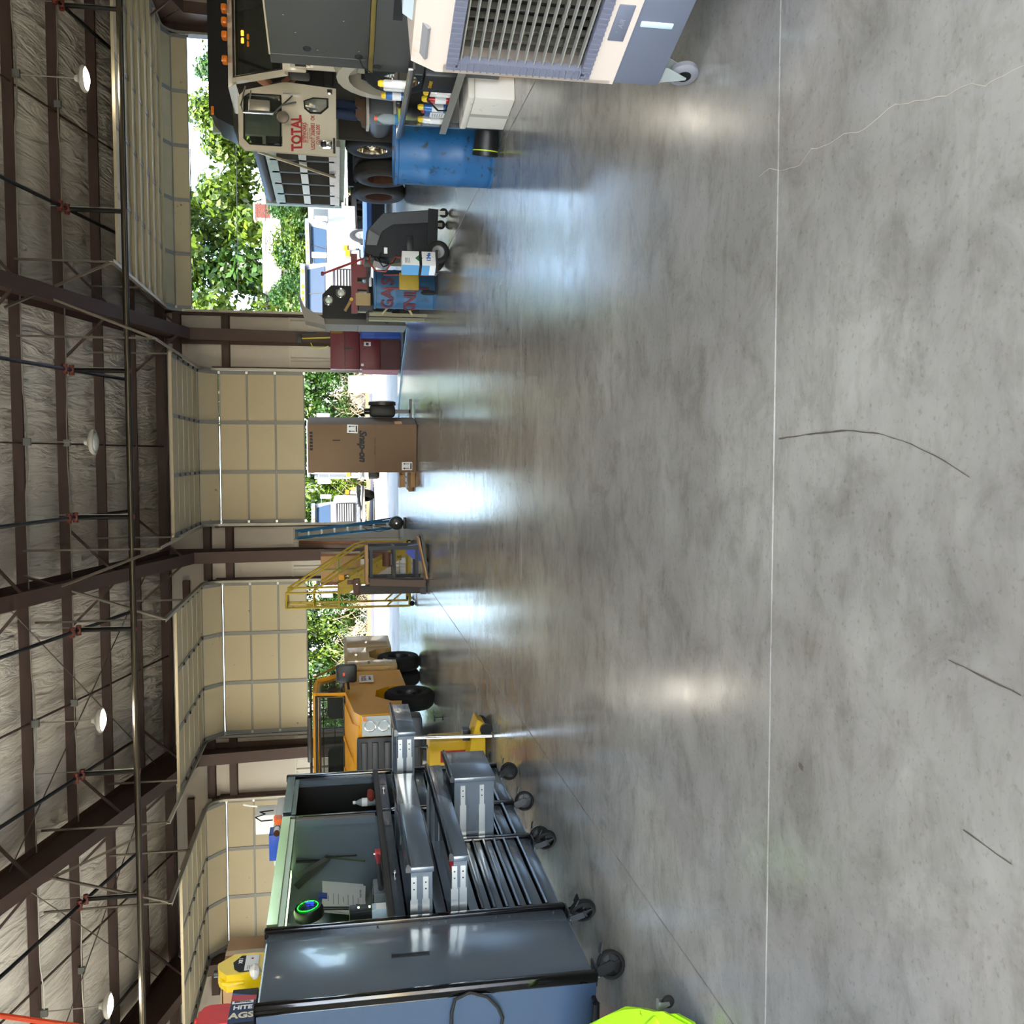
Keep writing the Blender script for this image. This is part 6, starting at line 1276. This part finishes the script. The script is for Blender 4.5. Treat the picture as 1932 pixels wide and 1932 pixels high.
# ------------------------------------------------------------------ things around the far end of the tool cabinet
t = thing('pry_bar', 'long silver pipe handle standing beside the open top drawer', 'bar', (-2.79, 9.3, 0)); MB().tube([(0, 0, .01), (.02, .02, .86)], .018, 10).build('bar', CHROME, t); MB().lathe([(0, 0), (.03, 0), (.03, .05), (0, .06)], (.02, .02, .86), (0, 0, 1), 12).build('knob', CHROME, t)
t = thing('floor_jack', 'yellow floor jack with red and black handle behind the open drawers', 'jack', (-2.95, 9.55, 0)); YJ = mat('jack_yellow', '#d9b020', .4)
MB().prism([(-.25, .06), (.25, .06), (.30, .14), (.1, .20), (-.25, .24)], 'y', -.14, .14).build('frame', YJ, t); MB().tube([(-.1, 0, .2), (-.3, .0, .55), (-.42, .05, .75)], .022, 8).build('handle', mat('red_grip'), t)
for x in (-.2, .2):
    for y in (-.17, .17): MB().lathe([(0, -.02), (.06, -.02), (.06, .02), (0, .02)], (x, y, .06), (0, 1, 0), 14).build('wheel', BLACKM, t)
MB().box((.12, 0, .24), (.12, .12, .08), bev=.01).build('saddle', BLACKM, t)
t = thing('battery_drill_case', 'yellow and red power tool case behind the drawers', 'case', (-3.15, 9.9, 0)); MB().box((0, 0, .30), (.40, .3, .60), bev=.03).build('shell', YJ, t); MB().box((.03, -.152, .35), (.12, .01, .26)).build('panel', REDINK, t, smooth=False); MB().tube([(-.1, 0, .6), (-.1, 0, .68), (.1, 0, .68), (.1, 0, .6)], .018, 8).build('handle', BLACKP, t)
t = thing('tie_down_anchor', 'small black tee handle standing on the floor before the yellow pickup', 'handle', (-3.89, 14.0, 0)); MB().tube([(0, 0, 0), (0, 0, .12)], .012, 8).tube([(-.05, 0, .12), (.05, 0, .12)], .015, 8).lathe([(0, 0), (.04, 0), (.03, .01), (0, .012)]).build('tee', BLACKP, t)
# ------------------------------------------------------------------ lime mechanic's creeper at the left edge
LIME = mat('lime_plastic', '#a6e016', .4, dirt='#5f7f16', dscale=22, dth=(.68, .72))
cr = thing('lime_creeper', 'lime green plastic mechanics creeper tipped up against the near end of the tool cabinet', 'creeper', (-2.78, 4.3, 0), world=True)
out = [(-2.38, 3.69), (-2.39, 3.78), (-2.42, 3.83), (-2.44, 3.89), (-2.47, 3.97), (-2.52, 4.08), (-2.63, 4.20), (-2.76, 4.35), (-2.92, 4.45), (-3.1, 4.45), (-3.2, 4.3), (-3.2, 3.95), (-3.1, 3.6), (-2.9, 3.35), (-2.7, 3.3), (-2.52, 3.42), (-2.42, 3.56)]
TK = .42
mb = MB().prism(out, 'z', -.03, .0); bmesh.ops.bevel(mb.bm, geom=[e for e in mb.bm.edges if all(v.co.z > -.001 for v in e.verts)], offset=.012, segments=2, affect='EDGES')
def tilt(mb):
    for v in mb.bm.verts: v.co.z += .10+max(-.05, (v.co.y-3.75)*TK)
    return mb
bod = tilt(mb).build('deck', LIME, cr)
for i in range(6):
    for j in range(7):
        x = -2.50-.13*i; y = 3.50+.13*j+.03*(i % 2)
        if x > -2.44-max(0, (y-3.9))*.8 or x < -3.12 or y > 4.38 or y < 3.45-.3*(x+2.4): continue
        tilt(MB().box((x, y, .003), (.04, .10, .016), rot=(0, 0, .9), bev=.007)).build('raised_rib', LIME, bod)
for x, y in ((-2.42, 3.90), (-2.48, 3.50), (-3.1, 4.35), (-3.12, 3.75)):
    zt = .07+max(-.05, (y-3.75)*TK)
    c_ = MB().prism([(x-.02, zt), (x+.02, zt), (x+.02, zt-.045), (x+.004, zt-.05)], 'y', y-.017, y-.014).prism([(x-.02, zt), (x+.02, zt), (x+.02, zt-.045), (x+.004, zt-.05)], 'y', y+.014, y+.017).span((x-.022, y-.018, zt-.004), (x+.022, y+.018, zt+.004)).build('caster', GALV, cr); MB().lathe([(0, -.011), (.024, -.011), (.028, -.005), (.028, .005), (.024, .011), (0, .011)], (x+.012, y, zt-.045), (0, 1, 0), 18).build('wheel', RUBBER, c_)
t = thing('extension_lead', 'orange extension cord strung across the upper left corner', 'cord', (-4.0, 8.0, 9.3), world=True)
MB().tube([(-3.95, 8.0, 9.25), (-4.2, 8.0, 6.0), (-4.46, 8, 4.2), (-4.58, 8, 3.75), (-4.9, 8.0, 2.4), (-5.0, 8.0, 1.0)], .022, 8).build('cord', mat('orange_cord', '#e0491c', .5), t)
MB().tube([(-5.0+.14*math.sin(k*.6), 8.0+.14*math.cos(k*.6), .03+.004*k) for k in range(40)]+[(-5.0, 8.0, 1.0)], .022, 8).build('coil', mat('orange_cord'), t)

# ------------------------------------------------------------------ vehicles and house beyond the doors
GBOARD = mat('grey_board', '#aab0b4', .5)
WT = mat('white_truck_paint', '#787876', .4); BLUEG = mat('sky_glass', '#1d2e3d', .06, 0, .6)
def road_truck(label, loc, rot, body):
    """white heavy truck, nose towards local -y"""
    t = thing('road_truck', label, 'truck', loc, rot)
    MB().prism([(-2.6, .75), (-2.65, 1.55), (-2.5, 1.68), (-1.05, 1.80), (-1.05, .75)], 'x', -.78, .78).build('hood', WT, t, ang=30)
    g = MB().span((-.42, -2.69, .85), (.42, -2.62, 1.62), bev=.02).build('grille', INK, t)
    for k in range(7): MB().span((-.38, -2.71, .92+.095*k), (.38, -2.68, .97+.095*k)).build('grille_bar', WT, g, smooth=False)
    MB().prism([(-1.1, .75), (-1.1, 1.85), (-.78, 2.52), (.55, 2.58), (.55, .75)], 'x', -.98, .98).build('cab', WT, t, ang=30)
    MB().poly([(-.86, -1.125, 1.88), (.86, -1.125, 1.88), (.80, -.83, 2.45), (-.80, -.83, 2.45)]).build('windscreen', BLUEG, t); MB().bar((0, -1.13, 1.88), (0, -.835, 2.46), .025).build('windscreen_bar', INK, t)
    for s_ in (-1, 1):
        MB().poly([(s_*.985, -.85, 1.8), (s_*.985, .2, 1.8), (s_*.985, .2, 2.35), (s_*.985, -.6, 2.35)]).build('side_window', BLUEG, t)
        MB().span((s_*.78, -2.5, .55), (s_*1.1, -1.3, 1.22), bev=.12).build('fender', WT, t); wheel(t, (s_*1.0, -1.9, .50), .50, .28, (s_, 0, 0), mat('white_rim', '#8f8d88', .4), lugs=0)
        MB().box((s_*.95, -2.53, 1.15), (.2, .03, .14)).build('headlamp', AMBER, t)
        m_ = MB().box((s_*1.25, -1.0, 2.05), (.2, .1, .5), bev=.03).build('mirror', WT, t); MB().bar((s_*.98, -1.0, 2.25), (s_*1.25, -1.0, 2.25), .03).bar((s_*.98, -1.0, 1.85), (s_*1.25, -1.0, 1.85), .03).build('mirror_arm', BRUSHED, m_)
        for y in (3.0, 4.3): wheel(t, (s_*.95, y, .50), .50, .5, (s_, 0, 0), mat('white_rim'), .1)
    MB().span((-.95, -1.0, 2.52), (.95, -.5, 2.68)).build('visor', mat('visor_grey', '#5c6068', .4), t, smooth=False)
    for x in (-.7, -.2, 0, .2, .7): MB().box((x, -.98, 2.60), (.12, .06, .06)).build('roof_marker', AMBER, t)
    MB().span((-1.15, -2.85, .42), (1.15, -2.65, .78), bev=.03).build('bumper', CHROME, t)
    for x in (-.4, .4): MB().span((x-.06, -2.5, .65), (x+.06, 5.2, .85)).build('frame_rail', TRUCKB, t, smooth=False)
    if body == 'stake':
        MB().span((-1.15, .9, 1.0), (1.15, 5.3, 1.14)).build('flatbed', WT, t, smooth=False)
        MB().span((-1.15, .85, 1.14), (1.15, .93, 2.3)).build('headboard', mat('grey_board', '#aab0b4', .5), t, smooth=False)
        for k in range(6):
            for s_ in (-1, 1): MB().span((s_*1.12-.02, .95, 1.2+.2*k), (s_*1.12+.02, 5.3, 1.32+.2*k)).build('stake_board', mat('stake_dark', '#3b4248', .5), t, smooth=False)
        for s_ in (-1, 1):
            for y in (.98, 2.4, 3.8, 5.2): MB().span((s_*1.16-.03, y-.04, 1.0), (s_*1.16+.03, y+.04, 2.4)).build('stake_post', mat('grey_board'), t, smooth=False)
    else:
        MB().prism([(.75, 1.05), (.75, 2.45), (5.3, 2.45), (5.5, 1.05)], 'x', -1.15, 1.15).build('dump_body', mat('dump_grey', '#4d545a', .5), t, smooth=False)
        for s_ in (-1, 1):
            for y in (1.0, 1.9, 2.8, 3.7, 4.6): MB().span((s_*1.15-.05, y-.06, 1.05), (s_*1.15+.05, y+.06, 2.45)).build('body_rib', mat('grey_board'), t, smooth=False)
        MB().span((-1.1, -.5, 2.6), (1.1, .9, 2.7)).build('cab_guard', mat('dump_grey'), t, smooth=False)
    return t
road_truck('white truck facing the wide door with pale blue windscreen and striped grille', (5.35, 33.5, -.03), 0.05, 'dump')
road_truck('white stake bed truck turned sideways left of the dump truck tail', (8.9, 39.5, -.03), -.75, 'stake')
road_truck('white truck half hidden behind the left edge of the cardboard carton', (.32, 38.2, -.03), .0, 'dump')
road_truck('white truck with dark stake bed beside the left jamb of the carton door', (-3.25, 43.0, -.03), .35, 'stake')
road_truck('white truck glimpsed through the yellow stairs', (-5.0, 44.0, -.03), .1, 'dump')
t = thing('flat_trailer', 'low black flat trailer deck outside the wide door', 'trailer', (7.2, 28.0, -.03), 0)
MB().span((-1.2, -1.5, .55), (1.2, 2.5, .68)).build('deck', mat('trailer_blue', '#2c4f86', .5), t, smooth=False); MB().span((-1.2, -1.52, .2), (1.2, -1.45, .56)).build('skirt', BLACKM, t, smooth=False)
for x in (-1.0, 1.0):
    for y in (.4, 1.3): wheel(t, (x, y, .35), .35, .22, (1 if x > 0 else -1, 0, 0), mat('white_rim'))
t = thing('barrier_board', 'small orange sign board standing on the verge', 'sign', (-1.9, 49.0, -.03), 0); MB().span((-.35, 0, .2), (.35, .04, .9)).build('board', mat('orange_sign', '#d78a2a', .5), t, smooth=False)
for x in (-.3, .3): MB().span((x-.03, .04, 0), (x+.03, .08, .9)).build('leg', GALV, t, smooth=False)
t = thing('utility_box', 'white utility box at the road edge left of the maroon chests', 'box', (3.05, 41.0, -.03), 0); MB().span((-.35, -.3, 0), (.35, .3, 1.05), bev=.04).build('cabinet', WHITE, t); MB().span((-.3, -.305, .1), (.3, -.3, .95)).build('door', WHITE, t, smooth=False)
t = thing('house', 'white house with brick chimney behind the hedge in the wide door', 'house', (12, 53.5, -.03), 0)
HW = mat('house_white', '#8a877e', .6)
MB().span((-2.4, 0, 0), (2.2, 6, 4.4)).build('wall', HW, t, smooth=False)
MB().prism([(-.4, 4.4), (-.4, 4.55), (3, 5.6), (6.4, 4.55), (6.4, 4.4)], 'x', -2.7, 2.5).build('roof', mat('roof_pale', '#a9a59a', .7), t, smooth=False)
MB().span((-2.7, -.44, 4.38), (2.5, -.38, 4.92)).build('fascia', HW, t, smooth=False)
ch = MB().span((.7, -.30, 3.4), (1.44, .40, 5.7)).build('chimney', mat('mortar', '#9a8a7c', .9), t, smooth=False)
bm_ = MB().box((0, 0, 0), (.225, .06, .085)).mesh('brick', mat('red_brick', '#4f2419', .85, var=.2, vscale=3), smooth=False)
for r_ in range(9):
    for k in range(3): inst(bm_, 'brick', ch, (.825+.245*k+(-.008 if r_ % 2 else .008), -.315, 4.86+.098*r_))
MB().span((.64, -.36, 5.7), (1.5, .46, 5.8)).build('chimney_cap', mat('mortar'), ch, smooth=False)
for x in (-1.5, .8): w_ = MB().span((x, -.03, 1.2), (x+.9, .0, 2.4)).build('window', BLUEG, t, smooth=False); MB().span((x-.06, -.05, 1.14), (x+.96, -.03, 1.2)).build('sill', HW, w_, smooth=False)
t = thing('power_line', 'thin power cables strung above the road before the trees', 'cable', (10, 47.5, 5.5), world=True)
for z in (6.3, 5.0): MB().tube([(-5+3*k, 47.5, z-.25*math.sin(PI*k/12)) for k in range(13)], .015, 5).build('cable', RUBBER, t)
for x in (-5.0, 31.0): MB().cyl((x, 47.5, 0), (x, 47.5, 7.5), .14, .10, 10).build('pole', BARK, t)
